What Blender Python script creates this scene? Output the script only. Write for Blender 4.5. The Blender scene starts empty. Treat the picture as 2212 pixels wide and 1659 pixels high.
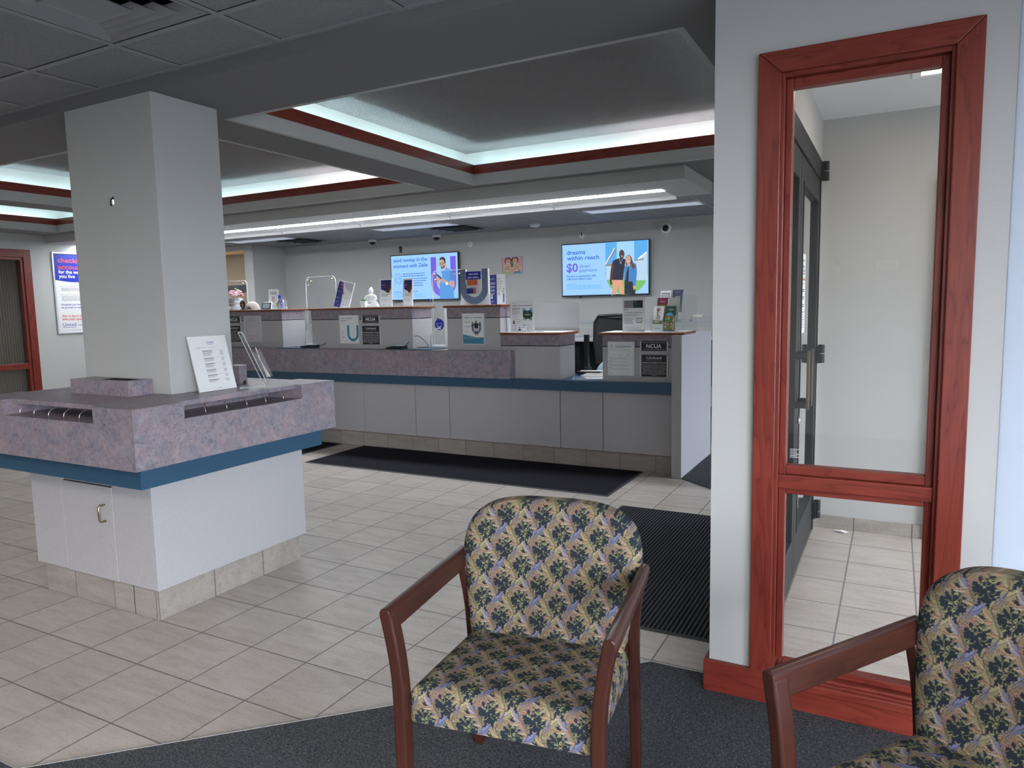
import bpy, bmesh, math, random
import numpy as np
from mathutils import Matrix, Vector, Euler

random.seed(7)
SC = bpy.context.scene
COL = SC.collection
PI = math.pi

# ------------------------------------------------------------------ camera, light, exposure
cd = bpy.data.cameras.new('camera')
cam = bpy.data.objects.new('camera', cd)
COL.objects.link(cam)
R0 = ((0.8826407419927375, 0.46958559128712346, -0.020849293274171198),
      (0.03288269587075099, -0.10593223232691892, -0.9938295077459249),
      (-0.4688966292124326, 0.8765088331612855, -0.10894134432556003))
mw = Matrix(((R0[0][0], -R0[1][0], -R0[2][0], 0), (R0[0][1], -R0[1][1], -R0[2][1], 0),
             (R0[0][2], -R0[1][2], -R0[2][2], 1.48), (0, 0, 0, 1)))
cam.matrix_world = mw
cd.sensor_width = 36
cd.lens = 1547.448 / 2212 * 36
cd.clip_start = 0.02
SC.camera = cam

SC.view_settings.view_transform = 'Standard'
SC.view_settings.look = 'None'
SC.view_settings.gamma = 1
SC.view_settings.use_curve_mapping = False
SC.view_settings.exposure = 1.15

SKY = 9.0
TROF = 20.0
COVE = 14.0
w = bpy.data.worlds.new('overcast_sky')
SC.world = w
w.use_nodes = True
nt = w.node_tree
bg = nt.nodes['Background']
tc = nt.nodes.new('ShaderNodeTexCoord')
sp = nt.nodes.new('ShaderNodeSeparateXYZ')
cr = nt.nodes.new('ShaderNodeValToRGB')
nt.links.new(tc.outputs['Generated'], sp.inputs[0])
mr = nt.nodes.new('ShaderNodeMapRange')
mr.inputs[1].default_value = -1
nt.links.new(sp.outputs[2], mr.inputs[0])
nt.links.new(mr.outputs[0], cr.inputs[0])
e = cr.color_ramp.elements
e[0].position = 0.485
e[0].color = (0.10, 0.105, 0.11, 1)
e[1].position = 0.515
e[1].color = (0.86, 0.92, 1.0, 1)
nt.links.new(cr.outputs[0], bg.inputs[0])
bg.inputs[1].default_value = SKY


def portal(loc, rot, sx, sy):
    ld = bpy.data.lights.new('daylight_portal', 'AREA')
    ld.shape = 'RECTANGLE'
    ld.size = sx
    ld.size_y = sy
    ld.cycles.is_portal = True
    o = bpy.data.objects.new('daylight_portal', ld)
    o.location = loc
    o.rotation_euler = rot
    COL.objects.link(o)


# openings of the outer walls, out of the picture
portal((2.40, 1.7, 1.45), (0, PI / 2, 0), 2.9, 1.8)  # for the opening added behind the roller shade
portal((2.40, -1.225, 1.26), (0, PI / 2, 0), 2.28, 3.35)
portal((1.7, -3.0, 1.25), (PI / 2, 0, 0), 1.0, 2.1)
portal((2.40, 6.9, 1.3), (0, PI / 2, 0), 2.2, 1.2)
portal((2.40, 3.9, 1.15), (0, PI / 2, 0), 2.2, 1.9)


# ------------------------------------------------------------------ materials
MATS = {}


def mat(name, color=(0.5, 0.5, 0.5), rough=0.5, metal=0.0, spec=0.5):
    m = bpy.data.materials.new(name)
    m.use_nodes = True
    b = m.node_tree.nodes['Principled BSDF']
    b.inputs['Base Color'].default_value = (*color, 1)
    b.inputs['Roughness'].default_value = rough
    b.inputs['Metallic'].default_value = metal
    b.inputs['Specular IOR Level'].default_value = spec
    MATS[name] = m
    return m


class N:
    """small helper for building node trees"""

    def __init__(s, m):
        s.t = m.node_tree
        s.b = s.t.nodes.get('Principled BSDF')

    def n(s, kind, **kw):
        q = s.t.nodes.new('ShaderNode' + kind)
        for k, v in kw.items():
            if k[0] == 'i' and k[1:].isdigit():
                q.inputs[int(k[1:])].default_value = v
            elif k in q.inputs:
                q.inputs[k].default_value = v
            else:
                setattr(q, k, v)
        return q

    def l(s, a, b):
        s.t.links.new(a, b)

    def co(s, scale=(1, 1, 1), loc=(0, 0, 0), rot=(0, 0, 0)):
        t = s.n('TexCoord')
        mp = s.n('Mapping')
        mp.inputs['Scale'].default_value = scale
        mp.inputs['Location'].default_value = loc
        mp.inputs['Rotation'].default_value = rot
        s.l(t.outputs['Object'], mp.inputs[0])
        return mp.outputs[0]

    def noise(s, vec, scale, detail=3, rough=0.5, dist=0.0):
        q = s.n('TexNoise')
        q.inputs['Scale'].default_value = scale
        q.inputs['Detail'].default_value = detail
        q.inputs['Roughness'].default_value = rough
        q.inputs['Distortion'].default_value = dist
        s.l(vec, q.inputs['Vector'])
        return q.outputs['Fac']

    def ramp(s, fac, stops, interp='LINEAR'):
        q = s.n('ValToRGB')
        r = q.color_ramp
        r.interpolation = interp
        while len(r.elements) < len(stops):
            r.elements.new(0.5)
        for e_, (p, c) in zip(r.elements, stops):
            e_.position = p
            e_.color = (*c, 1) if len(c) == 3 else c
        s.l(fac, q.inputs[0])
        return q.outputs[0]

    def math(s, op, a, b=None, c=None):
        q = s.n('Math', operation=op)
        for i, x in enumerate((a, b, c)):
            if x is None:
                continue
            if isinstance(x, (int, float)):
                q.inputs[i].default_value = x
            else:
                s.l(x, q.inputs[i])
        return q.outputs[0]

    def mix(s, fac, a, b, blend='MIX'):
        q = s.n('Mix', data_type='RGBA', blend_type=blend)
        for sock, x in ((q.inputs[0], fac), (q.inputs[6], a), (q.inputs[7], b)):
            if isinstance(x, (int, float)):
                sock.default_value = x
            elif isinstance(x, tuple):
                sock.default_value = (*x, 1)
            else:
                s.l(x, sock)
        return q.outputs[2]

    def bump(s, h, strength=0.3, dist=0.01):
        q = s.n('Bump')
        q.inputs['Strength'].default_value = strength
        q.inputs['Distance'].default_value = dist
        s.l(h, q.inputs['Height'])
        s.l(q.outputs[0], s.b.inputs['Normal'])

    def color(s, c):
        s.l(c, s.b.inputs['Base Color'])


def paint(name, c, scale=90, st=0.15, rough=0.75):
    m = mat(name, c, rough, spec=0.3)
    k = N(m)
    v = k.co()
    a = k.noise(v, scale, 4, 0.6)
    k.bump(a, st, 0.004)
    b = k.noise(v, 1.3, 3, 0.5)
    k.color(k.mix(b, tuple(x * 0.96 for x in c), tuple(x * 1.03 for x in c)))
    return m


paint('wall_paint', (0.50, 0.50, 0.49))
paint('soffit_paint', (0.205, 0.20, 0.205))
paint('bright_paint', (0.66, 0.67, 0.68))
paint('white_paint', (0.84, 0.85, 0.86))
paint('warm_paint', (0.70, 0.55, 0.38))
m = mat('popcorn_plaster', (0.47, 0.44, 0.445), 0.9, spec=0.2)
k = N(m)
v = k.co()
k.bump(k.ramp(k.noise(v, 70, 4, 0.7), [(0.42, (0, 0, 0)), (0.62, (1, 1, 1))]), 1.0, 0.02)
paint('cove_paint', (0.74, 0.75, 0.73), 60, 0.1)

m = mat('acoustic_tile', (0.36, 0.36, 0.37), 0.95, spec=0.1)
k = N(m)
v = k.co()
f1 = k.noise(k.co((1, 1, 1)), 190, 3, 0.75)
f2 = k.noise(v, 40, 2, 0.5)
pit = k.ramp(f1, [(0.36, (0.16, 0.16, 0.165)), (0.47, (0.35, 0.35, 0.36)), (0.7, (0.41, 0.41, 0.42))])
k.color(k.mix(0.25, pit, k.ramp(f2, [(0.3, (0.22, 0.22, 0.23)), (0.7, (0.32, 0.32, 0.33))])))
k.bump(f1, 0.7, 0.004)
mat('t_bar', (0.33, 0.33, 0.34), 0.5)
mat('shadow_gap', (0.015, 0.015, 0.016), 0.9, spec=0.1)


def tile_mat(name, x0, y0, p, grout=0.006, gcol=(0.17, 0.155, 0.145), plane='xy', offy=None, light=1.0):
    m = mat(name, (0.5, 0.47, 0.44), 0.38, spec=0.45)
    k = N(m)
    t = k.n('TexCoord')
    s = k.n('SeparateXYZ')
    k.l(t.outputs['Object'], s.inputs[0])
    X, Y, Z = s.outputs
    if plane == 'xy':
        A, B = X, Y
    elif plane == 'xz':
        A, B = X, Z
    else:
        A, B = k.math('ADD', X, Y), Z
    a = k.math('DIVIDE', k.math('SUBTRACT', A, x0), p)
    b = k.math('DIVIDE', k.math('SUBTRACT', B, y0), p)
    fa = k.math('FRACT', a)
    fb = k.math('FRACT', b)
    g = grout / p / 2
    da = k.math('MINIMUM', fa, k.math('SUBTRACT', 1.0, fa))
    db = k.math('MINIMUM', fb, k.math('SUBTRACT', 1.0, fb))
    d = k.math('MINIMUM', da, db) if plane == 'xy' else da
    isg = k.math('LESS_THAN', d, g)
    ca = k.math('FLOOR', a)
    cb = k.math('FLOOR', b) if plane == 'xy' else 3.0
    cmb = k.n('CombineXYZ')
    k.l(ca, cmb.inputs[0])
    if plane == 'xy':
        k.l(cb, cmb.inputs[1])
    wn = k.n('TexWhiteNoise', noise_dimensions='3D')
    k.l(cmb.outputs[0], wn.inputs['Vector'])
    # streaks along x, shifted per tile
    sh = k.n('VectorMath', operation='SCALE')
    k.l(wn.outputs['Color'], sh.inputs[0])
    sh.inputs['Scale'].default_value = 9
    ad = k.n('VectorMath', operation='ADD')
    k.l(t.outputs['Object'], ad.inputs[0])
    k.l(sh.outputs[0], ad.inputs[1])
    mp = k.n('Mapping')
    mp.inputs['Scale'].default_value = (2.2, 13, 13)
    k.l(ad.outputs[0], mp.inputs[0])
    st = k.noise(mp.outputs[0], 1.6, 6, 0.62, 0.6)
    fine = k.noise(ad.outputs[0], 130, 3, 0.7)
    cloud = k.noise(ad.outputs[0], 6, 3, 0.5)
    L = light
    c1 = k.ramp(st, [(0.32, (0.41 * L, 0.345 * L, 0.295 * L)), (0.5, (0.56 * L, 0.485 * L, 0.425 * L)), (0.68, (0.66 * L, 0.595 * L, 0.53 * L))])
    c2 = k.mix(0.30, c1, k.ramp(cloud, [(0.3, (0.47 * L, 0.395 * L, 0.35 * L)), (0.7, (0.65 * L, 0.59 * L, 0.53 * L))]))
    c3 = k.mix(0.22, c2, k.ramp(fine, [(0.35, (0.25, 0.24, 0.23)), (0.55, (0.62, 0.6, 0.58))]))
    br = k.math('ADD', k.math('MULTIPLY', wn.outputs['Value'], 0.13), 0.84)
    cc = k.n('CombineXYZ')
    for i in range(3):
        k.l(br, cc.inputs[i])
    c4 = k.mix(1.0, c3, cc.outputs[0], 'MULTIPLY')
    k.color(k.mix(isg, c4, gcol))
    k.l(k.math('ADD', k.math('MULTIPLY', isg, 0.4), 0.40), k.b.inputs['Roughness'])
    hgt = k.math('ADD', k.math('MULTIPLY', isg, -1.0), k.math('MULTIPLY', fine, 0.12))
    k.bump(hgt, 0.5, 0.0025)
    return m


tile_mat('floor_tile', -2.795, 1.793, 0.3245)
tile_mat('vestibule_tile', -0.190, 4.325, 0.3245, 0.008, (0.22, 0.215, 0.21), light=0.97)
tile_mat('plinth_tile', -2.795 + 0.02, 0, 0.3245, 0.005, plane='xz')
tile_mat('base_tile', -.19, 0, 0.3245, 0.008, plane='xz', light=.66)
tile_mat('plinth_tile_side', -0.04, 0, 0.3245, 0.005, plane='xy+z')

m = mat('carpet', (0.05, 0.055, 0.07), 0.95, spec=0.05)
k = N(m)
v = k.co((1, 1, 1))
vo = k.n('TexVoronoi')
vo.inputs['Scale'].default_value = 190
k.l(v, vo.inputs['Vector'])
nz = k.noise(v, 160, 4, 0.8, 1.2)
cc = k.ramp(nz, [(0.38, (0.020, 0.022, 0.028)), (0.47, (0.070, 0.074, 0.085)), (0.55, (0.17, 0.175, 0.185)), (0.65, (0.42, 0.42, 0.42))])
c2 = k.mix(0.45, cc, k.ramp(vo.outputs['Distance'], [(0.1, (0.20, 0.205, 0.215)), (0.6, (0.026, 0.028, 0.034))]))
k.color(k.mix(k.noise(v, 3, 2), c2, k.mix(0.4, c2, (0.10, 0.104, 0.114))))
k.bump(nz, 1.0, 0.006)

for nm, base in (('rib_mat', 1), ('plain_mat', 0)):
    m = mat(nm, (0.012, 0.012, 0.016), 0.9, spec=0.12)
    k = N(m)
    v = k.co()
    s = k.n('SeparateXYZ')
    k.l(v, s.inputs[0])
    fz = k.noise(v, 220, 3, 0.7)
    if base:
        rib = k.math('SINE', k.math('MULTIPLY', s.outputs[0], 2 * PI / 0.021))
        seg = k.math('SINE', k.math('MULTIPLY', s.outputs[1], 2 * PI / 0.012))
        hh = k.math('ADD', rib, k.math('MULTIPLY', seg, 0.35))
        hh = k.math('ADD', hh, k.math('MULTIPLY', fz, 0.9))
        k.color(k.ramp(hh, [(0.15, (0.006, 0.006, 0.009)), (0.75, (0.034, 0.035, 0.044)), (1.0, (0.085, 0.085, 0.10))]))
        k.bump(hh, 0.9, 0.004)
    else:
        k.color(k.ramp(fz, [(0.3, (0.006, 0.006, 0.009)), (0.7, (0.022, 0.020, 0.030))]))
        k.bump(fz, 0.6, 0.003)
mat('mat_border', (0.025, 0.027, 0.03), 0.6)


def wood(name, axis, dark, mid, light, rough=0.35, ring=9.0):
    """stained wood; axis = direction of the grain"""
    m = mat(name, mid, rough, spec=0.35)
    k = N(m)
    sc = [7, 7, 7]
    sc['xyz'.index(axis)] = 0.9
    v = k.co(tuple(sc))
    n1 = k.noise(v, 1.3, 3, 0.5, 0.4)
    rings = k.math('FRACT', k.math('MULTIPLY', n1, ring))
    rg = k.ramp(rings, [(0.0, dark), (0.12, mid), (0.8, light), (1.0, mid)])
    sc2 = [220, 220, 220]
    sc2['xyz'.index(axis)] = 7
    fine = k.noise(k.co(tuple(sc2)), 1.0, 3, 0.6)
    fr = k.ramp(fine, [(0.35, tuple(x * 0.7 for x in mid)), (0.6, tuple(min(1, x * 1.15) for x in mid))])
    c = k.mix(0.45, rg, fr)
    bl = k.noise(k.co(), 5, 2, 0.5)
    k.color(k.mix(bl, k.mix(0.35, c, dark), c))
    k.bump(fine, 0.06, 0.001)
    return m


CH = ((0.085, 0.013, 0.009), (0.20, 0.030, 0.019), (0.275, 0.050, 0.030))
wood('cherry_z', 'z', *CH)
wood('cherry_x', 'x', *CH)
wood('cherry_y', 'y', *CH)
CK = ((0.10, 0.018, 0.012), (0.20, 0.040, 0.025), (0.24, 0.055, 0.034))
wood('cap_x', 'x', (0.11, 0.03, 0.014), (0.21, 0.062, 0.028), (0.28, 0.09, 0.04))
CC = ((0.024, 0.0085, 0.0065), (0.053, 0.0165, 0.0115), (0.068, 0.022, 0.015))
for ax in 'xyz':
    wood('mahogany_' + ax, ax, *CC, rough=0.28, ring=3.0)

m = mat('slate_laminate', (0.3, 0.25, 0.28), 0.38, spec=0.45)
k = N(m)
v = k.co()
a = k.noise(v, 8.5, 6, 0.68, 1.2)
b = k.noise(k.co(loc=(3, 7, 1)), 14, 6, 0.7, 1.4)
c1 = k.ramp(a, [(0.34, (0.13, 0.125, 0.165)), (0.44, (0.235, 0.225, 0.28)), (0.54, (0.31, 0.225, 0.26)), (0.66, (0.39, 0.265, 0.275))])
c2 = k.ramp(b, [(0.36, (0.12, 0.125, 0.175)), (0.5, (0.27, 0.22, 0.255)), (0.64, (0.38, 0.335, 0.365))])
c3 = k.mix(0.5, c1, c2)
ve = k.noise(k.co(loc=(9, 2, 5), rot=(0.5, 0.3, 0.7), scale=(1, 1, 2)), 48, 6, 0.75, 2.6)
vein = k.ramp(ve, [(0.48, (0, 0, 0)), (0.51, (1, 1, 1)), (0.54, (0, 0, 0))])
c4 = k.mix(k.math('MULTIPLY', vein, 0.42), c3, (0.46, 0.44, 0.46))
dk = k.ramp(k.noise(k.co(loc=(1, 5, 2)), 34, 5, 0.75, 2.0), [(0.38, (1, 1, 1)), (0.46, (0, 0, 0))])
k.color(k.mix(k.math('MULTIPLY', dk, 0.5), c4, (0.075, 0.065, 0.09)))
k.bump(ve, 0.12, 0.003)

m = mat('blue_laminate', (0.030, 0.085, 0.150), 0.35)
m = mat('grey_laminate', (0.56, 0.545, 0.545), 0.42)
k = N(m)
sp_ = k.noise(k.co(), 380, 2, 0.6)
k.color(k.ramp(sp_, [(0.36, (0.37, 0.355, 0.37)), (0.5, (0.455, 0.44, 0.455)), (0.66, (0.53, 0.51, 0.53))]))
mat('daylight_tint_sheet', (0.47, 0.47, 0.53), 0.5)  # lavender tint of the daylight put into the panel side's colour
mat('laminate_edge', (0.20, 0.19, 0.19), 0.5)
mat('reveal_black', (0.012, 0.012, 0.014), 0.5)
mat('white_plastic', (0.80, 0.80, 0.80), 0.35)
mat('grey_plastic', (0.45, 0.47, 0.48), 0.4)
mat('ivory_plastic', (0.72, 0.70, 0.63), 0.4)
mat('black_plastic', (0.012, 0.012, 0.014), 0.35)
mat('black_mesh', (0.018, 0.018, 0.020), 0.8)
mat('teal_fabric', (0.33, 0.45, 0.50), 0.8)
mat('partition_fabric', (0.50, 0.50, 0.49), 0.9)
mat('dark_metal', (0.022, 0.023, 0.025), 0.5, 0.0, 0.3)
mat('bronze', (0.12, 0.10, 0.08), 0.4, 0.7)
mat('brass', (0.42, 0.34, 0.22), 0.28, 1.0)
mat('steel', (0.62, 0.62, 0.63), 0.25, 1.0)
mat('silver_frame', (0.68, 0.69, 0.71), 0.35, 0.6)
mat('chrome_wire', (0.75, 0.76, 0.78), 0.2, 0.9)
mat('vent_metal', (0.30, 0.30, 0.31), 0.5)
mat('galvanised', (0.55, 0.57, 0.59), 0.35, 0.8)
mat('ceramic_white', (0.82, 0.82, 0.82), 0.35)
mat('leaf_green', (0.10, 0.20, 0.05), 0.6)
mat('petal_pink', (0.75, 0.28, 0.38), 0.6)
mat('petal_pale', (0.85, 0.62, 0.66), 0.6)
mat('grey_felt', (0.50, 0.44, 0.40), 0.7)
# print inks and papers
INK = dict(paper=(0.80, 0.80, 0.80), white=(0.86, 0.86, 0.86), navy=(0.022, 0.030, 0.20), royal=(0.02, 0.035, 0.36),
           ink=(0.03, 0.03, 0.035), greyink=(0.28, 0.28, 0.30), lightgrey=(0.55, 0.55, 0.57), teal=(0.06, 0.25, 0.36),
           red=(0.62, 0.08, 0.07), orange=(0.62, 0.14, 0.05), purple=(0.22, 0.10, 0.55), blueink=(0.02, 0.10, 0.42),
           charcoal=(0.035, 0.033, 0.036), steelblue=(0.15, 0.20, 0.30), skin=(0.50, 0.27, 0.19), darkskin=(0.075, 0.035, 0.025),
           hairb=(0.10, 0.04, 0.03), green=(0.07, 0.18, 0.05), darkgreen=(0.02, 0.07, 0.055), maroon=(0.20, 0.015, 0.05),
           skyblue=(0.16, 0.42, 0.72), olive=(0.16, 0.19, 0.05), tan=(0.55, 0.35, 0.20), yellow=(0.70, 0.60, 0.05),
           slate=(0.06, 0.08, 0.14), pink=(0.70, 0.30, 0.36), blond=(0.60, 0.48, 0.22), khaki=(0.40, 0.40, 0.36), lime=(0.30, 0.50, 0.12))
for nme, c in INK.items():
    mat('print_' + nme, c, 0.45, spec=0.35)


def glow(name, c, st):
    m = mat(name, c, 0.5)
    b = m.node_tree.nodes['Principled BSDF']
    b.inputs['Base Color'].default_value = (0.02, 0.02, 0.02, 1)
    b.inputs['Emission Color'].default_value = (*c, 1)
    b.inputs['Emission Strength'].default_value = st
    return m


SCR = 0.45
for nme, c in dict(sky=(0.33, 0.63, 1.0), blue=(0.02, 0.14, 0.62), navy=(0.01, 0.02, 0.10), purple=(0.17, 0.09, 0.75), white=(0.85, 0.93, 1.0),
                   shirt=(0.07, 0.33, 0.80), shirtd=(0.045, 0.24, 0.62), skin=(0.62, 0.36, 0.28), dskin=(0.07, 0.035, 0.03), hair=(0.02, 0.018, 0.02),
                   black=(0.008, 0.01, 0.03), tan=(0.75, 0.36, 0.22), denim=(0.05, 0.22, 0.55), green=(0.20, 0.52, 0.14), deep=(0.10, 0.42, 0.86),
                   roof=(0.26, 0.25, 0.27), siding=(0.50, 0.68, 0.85), brown=(0.14, 0.045, 0.03), pale=(0.36, 0.68, 1.0)).items():
    glow('screen_' + nme, c, SCR)
glow('troffer_lens', (0.90, 0.95, 1.0), TROF)
glow('front_lens', (1.0, 0.94, 0.86), 6.2)
glow('small_lens', (0.72, 0.80, 1.0), 0.22)  # weak glow standing in for light reflected off unlit lenses
glow('cove_tube', (0.64, 0.93, 1.0), COVE)
glow('cove_tube_white', (0.92, 0.97, 1.0), COVE * 1.15)
glow('vestibule_lens', (1.0, 0.86, 0.70), 12.0)
glow('warm_lens', (1.0, 0.72, 0.42), 6.0)
glow('led_blue', (0.1, 0.1, 1.0), 4.0)
glow('tablet_screen', (0.16, 0.22, 0.26), 0.5)


def glass(name, tint=(1, 1, 1), refl=1.0, frost=0.0, fcol=(0.7, 0.7, 0.7)):
    m = bpy.data.materials.new(name)
    m.use_nodes = True
    t = m.node_tree
    t.nodes.clear()
    out = t.nodes.new('ShaderNodeOutputMaterial')
    tr = t.nodes.new('ShaderNodeBsdfTransparent')
    tr.inputs[0].default_value = (*tint, 1)
    gl = t.nodes.new('ShaderNodeBsdfGlossy')
    gl.inputs['Roughness'].default_value = 0.01
    gl.inputs['Color'].default_value = (1, 1, 1, 1)
    fr = t.nodes.new('ShaderNodeFresnel')
    fr.inputs[0].default_value = 1.5
    ml = t.nodes.new('ShaderNodeMath')
    ml.operation = 'MULTIPLY'
    ml.use_clamp = True
    ml.inputs[1].default_value = refl
    t.links.new(fr.outputs[0], ml.inputs[0])
    mx = t.nodes.new('ShaderNodeMixShader')
    t.links.new(ml.outputs[0], mx.inputs[0])
    t.links.new(tr.outputs[0], mx.inputs[1])
    t.links.new(gl.outputs[0], mx.inputs[2])
    res = mx.outputs[0]
    if frost:
        df = t.nodes.new('ShaderNodeBsdfDiffuse')
        df.inputs[0].default_value = (*fcol, 1)
        m2 = t.nodes.new('ShaderNodeMixShader')
        m2.inputs[0].default_value = frost
        t.links.new(res, m2.inputs[1])
        t.links.new(df.outputs[0], m2.inputs[2])
        res = m2.outputs[0]
    t.links.new(res, out.inputs[0])
    MATS[name] = m
    return m


glass('window_glass', (0.975, 0.97, 0.96), 0.55)
glass('door_glass', (0.80, 0.84, 0.84), 2.0)
glass('acrylic', (0.97, 0.98, 0.98), 0.15, 0.03)
glass('acrylic_edge', (0.85, 0.87, 0.87), 1.2, 0.55, (0.85, 0.87, 0.88))
glass('frosted_panel', (0.9, 0.9, 0.9), 0.6, 0.62, (0.60, 0.60, 0.60))
glass('jar_glass', (0.92, 0.94, 0.96), 2.0, 0.12)
m = mat('fabric', (0.2, 0.2, 0.15), 0.85, spec=0.15)
k = N(m)
at = k.n('Attribute', attribute_name='pattern')
k.color(at.outputs['Color'])
k.bump(k.noise(k.co((1, 1, 1)), 900, 2, 0.6), 0.25, 0.001)


# ------------------------------------------------------------------ building helpers
def link(o, parent=None):
    COL.objects.link(o)
    if parent is not None:
        o.parent = parent
    return o


class MB:
    def __init__(s):
        s.v, s.f, s.m, s.s = [], [], [], []

    def add(s, vs, fs, mi=0, smooth=False, M=None):
        b = len(s.v)
        for q in vs:
            q = Vector(q)
            if M is not None:
                q = M @ q
            s.v.append(tuple(q))
        for f in fs:
            s.f.append(tuple(b + i for i in f))
            s.m.append(mi)
            s.s.append(smooth)
        return s

    def box(s, a, b, mi=0, M=None):
        x0, x1 = sorted((a[0], b[0]))
        y0, y1 = sorted((a[1], b[1]))
        z0, z1 = sorted((a[2], b[2]))
        v = [(x0, y0, z0), (x1, y0, z0), (x1, y1, z0), (x0, y1, z0), (x0, y0, z1), (x1, y0, z1), (x1, y1, z1), (x0, y1, z1)]
        f = [(0, 3, 2, 1), (4, 5, 6, 7), (0, 1, 5, 4), (1, 2, 6, 5), (2, 3, 7, 6), (3, 0, 4, 7)]
        return s.add(v, f, mi, False, M)

    def prism(s, poly, axis, lo, hi, mi=0, M=None, smooth=False):
        """poly in the two other axes (order xy, xz or yz)"""
        n = len(poly)

        def P(p, h):
            return {'z': (p[0], p[1], h), 'y': (p[0], h, p[1]), 'x': (h, p[0], p[1])}[axis]
        v = [P(p, lo) for p in poly] + [P(p, hi) for p in poly]
        s.add(v, [tuple(range(n)), tuple(range(2 * n - 1, n - 1, -1))], mi, False, M)
        b = len(s.v) - 2 * n
        for i in range(n):
            j = (i + 1) % n
            s.f.append((b + i, b + n + i, b + n + j, b + j))
            s.m.append(mi)
            s.s.append(smooth)
        return s

    def tube(s, path, r, n=10, mi=0, M=None, cap=True, smooth=True):
        path = [Vector(p) for p in path]
        rs = r if isinstance(r, (list, tuple)) else [r] * len(path)
        rings = []
        prev = None
        for i, p in enumerate(path):
            a = path[max(i - 1, 0)]
            c = path[min(i + 1, len(path) - 1)]
            t = (c - a).normalized()
            if prev is None:
                u = Vector((0, 0, 1)) if abs(t.z) < 0.9 else Vector((1, 0, 0))
                u = (u - t * u.dot(t)).normalized()
            else:
                u = (prev - t * prev.dot(t)).normalized()
            prev = u
            w_ = t.cross(u)
            rings.append([p + (u * math.cos(2 * PI * q / n) + w_ * math.sin(2 * PI * q / n)) * rs[i] for q in range(n)])
        v = [q for rg_ in rings for q in rg_]
        f = []
        for i in range(len(path) - 1):
            for q in range(n):
                f.append((i * n + q, i * n + (q + 1) % n, (i + 1) * n + (q + 1) % n, (i + 1) * n + q))
        if cap:
            f.append(tuple(range(n - 1, -1, -1)))
            f.append(tuple((len(path) - 1) * n + q for q in range(n)))
        return s.add(v, f, mi, smooth, M)

    def lathe(s, prof, c=(0, 0, 0), n=24, mi=0, M=None, smooth=True, sx=1, sy=1):
        v, f = [], []
        for r_, z in prof:
            for q in range(n):
                a = 2 * PI * q / n
                v.append((c[0] + r_ * math.cos(a) * sx, c[1] + r_ * math.sin(a) * sy, c[2] + z))
        for i in range(len(prof) - 1):
            for q in range(n):
                f.append((i * n + q, i * n + (q + 1) % n, (i + 1) * n + (q + 1) % n, (i + 1) * n + q))
        f.append(tuple(range(n - 1, -1, -1)))
        f.append(tuple((len(prof) - 1) * n + q for q in range(n)))
        return s.add(v, f, mi, smooth, M)

    def ball(s, c, r, n=14, mi=0, M=None, sc=(1, 1, 1)):
        prof = [(math.sin(PI * i / 8) * 1.0, -math.cos(PI * i / 8)) for i in range(9)]
        T = Matrix.Translation(c) @ Matrix.Diagonal((r * sc[0], r * sc[1], r * sc[2], 1))
        if M is not None:
            T = M @ T
        return s.lathe([(max(p[0], 1e-3), p[1]) for p in prof], n=n, mi=mi, M=T)

    def build(s, name, mats, parent=None, bevel=0.0, seg=2):
        me = bpy.data.meshes.new(name)
        me.from_pydata(s.v, [], s.f)
        for q in (mats if isinstance(mats, (list, tuple)) else [mats]):
            me.materials.append(MATS[q])
        me.polygons.foreach_set('material_index', s.m)
        me.polygons.foreach_set('use_smooth', s.s)
        me.update()
        o = bpy.data.objects.new(name, me)
        if bevel:
            b = o.modifiers.new('bevel', 'BEVEL')
            b.width = bevel
            b.segments = seg
            b.limit_method = 'ANGLE'
            b.harden_normals = False
        return link(o, parent)


def tag(o, label, cat, group=None, kind=None):
    if label:
        o['label'] = label
    if cat:
        o['category'] = cat
    if group:
        o['group'] = group
    if kind:
        o['kind'] = kind
    return o


def thing(name, label, cat, loc=(0, 0, 0), rz=0.0, group=None):
    o = bpy.data.objects.new(name, None)
    o.empty_display_size = 0.05
    o.location = loc
    o.rotation_euler = (0, 0, rz)
    link(o)
    return tag(o, label, cat, group)


def struct(mb, name, mats, bevel=0.0, parent=None):
    o = mb.build(name, mats, parent, bevel)
    if parent is None:
        o['kind'] = 'structure'
    return o


def dup(o, parent=None):
    c = o.copy()
    link(c, parent)
    if parent is not None:
        c.parent = parent
    for ch in list(o.children):
        dup(ch, c)
    return c


_TX = {}


def text2d(sx, bold=False):
    key = (sx, bold)
    if key in _TX:
        return _TX[key]
    cu = bpy.data.curves.new('t', 'FONT')
    cu.body = sx
    cu.size = 1.0
    cu.resolution_u = 3
    if bold:
        cu.offset = 0.018
    o = bpy.data.objects.new('t', cu)
    COL.objects.link(o)
    dg = bpy.context.evaluated_depsgraph_get()
    me = bpy.data.meshes.new_from_object(o.evaluated_get(dg))
    vs = [(q.co.x, q.co.y) for q in me.vertices]
    fs = [tuple(p.vertices) for p in me.polygons]
    bpy.data.objects.remove(o)
    bpy.data.meshes.remove(me)
    bpy.data.curves.remove(cu)
    _TX[key] = (vs, fs)
    return vs, fs


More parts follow.
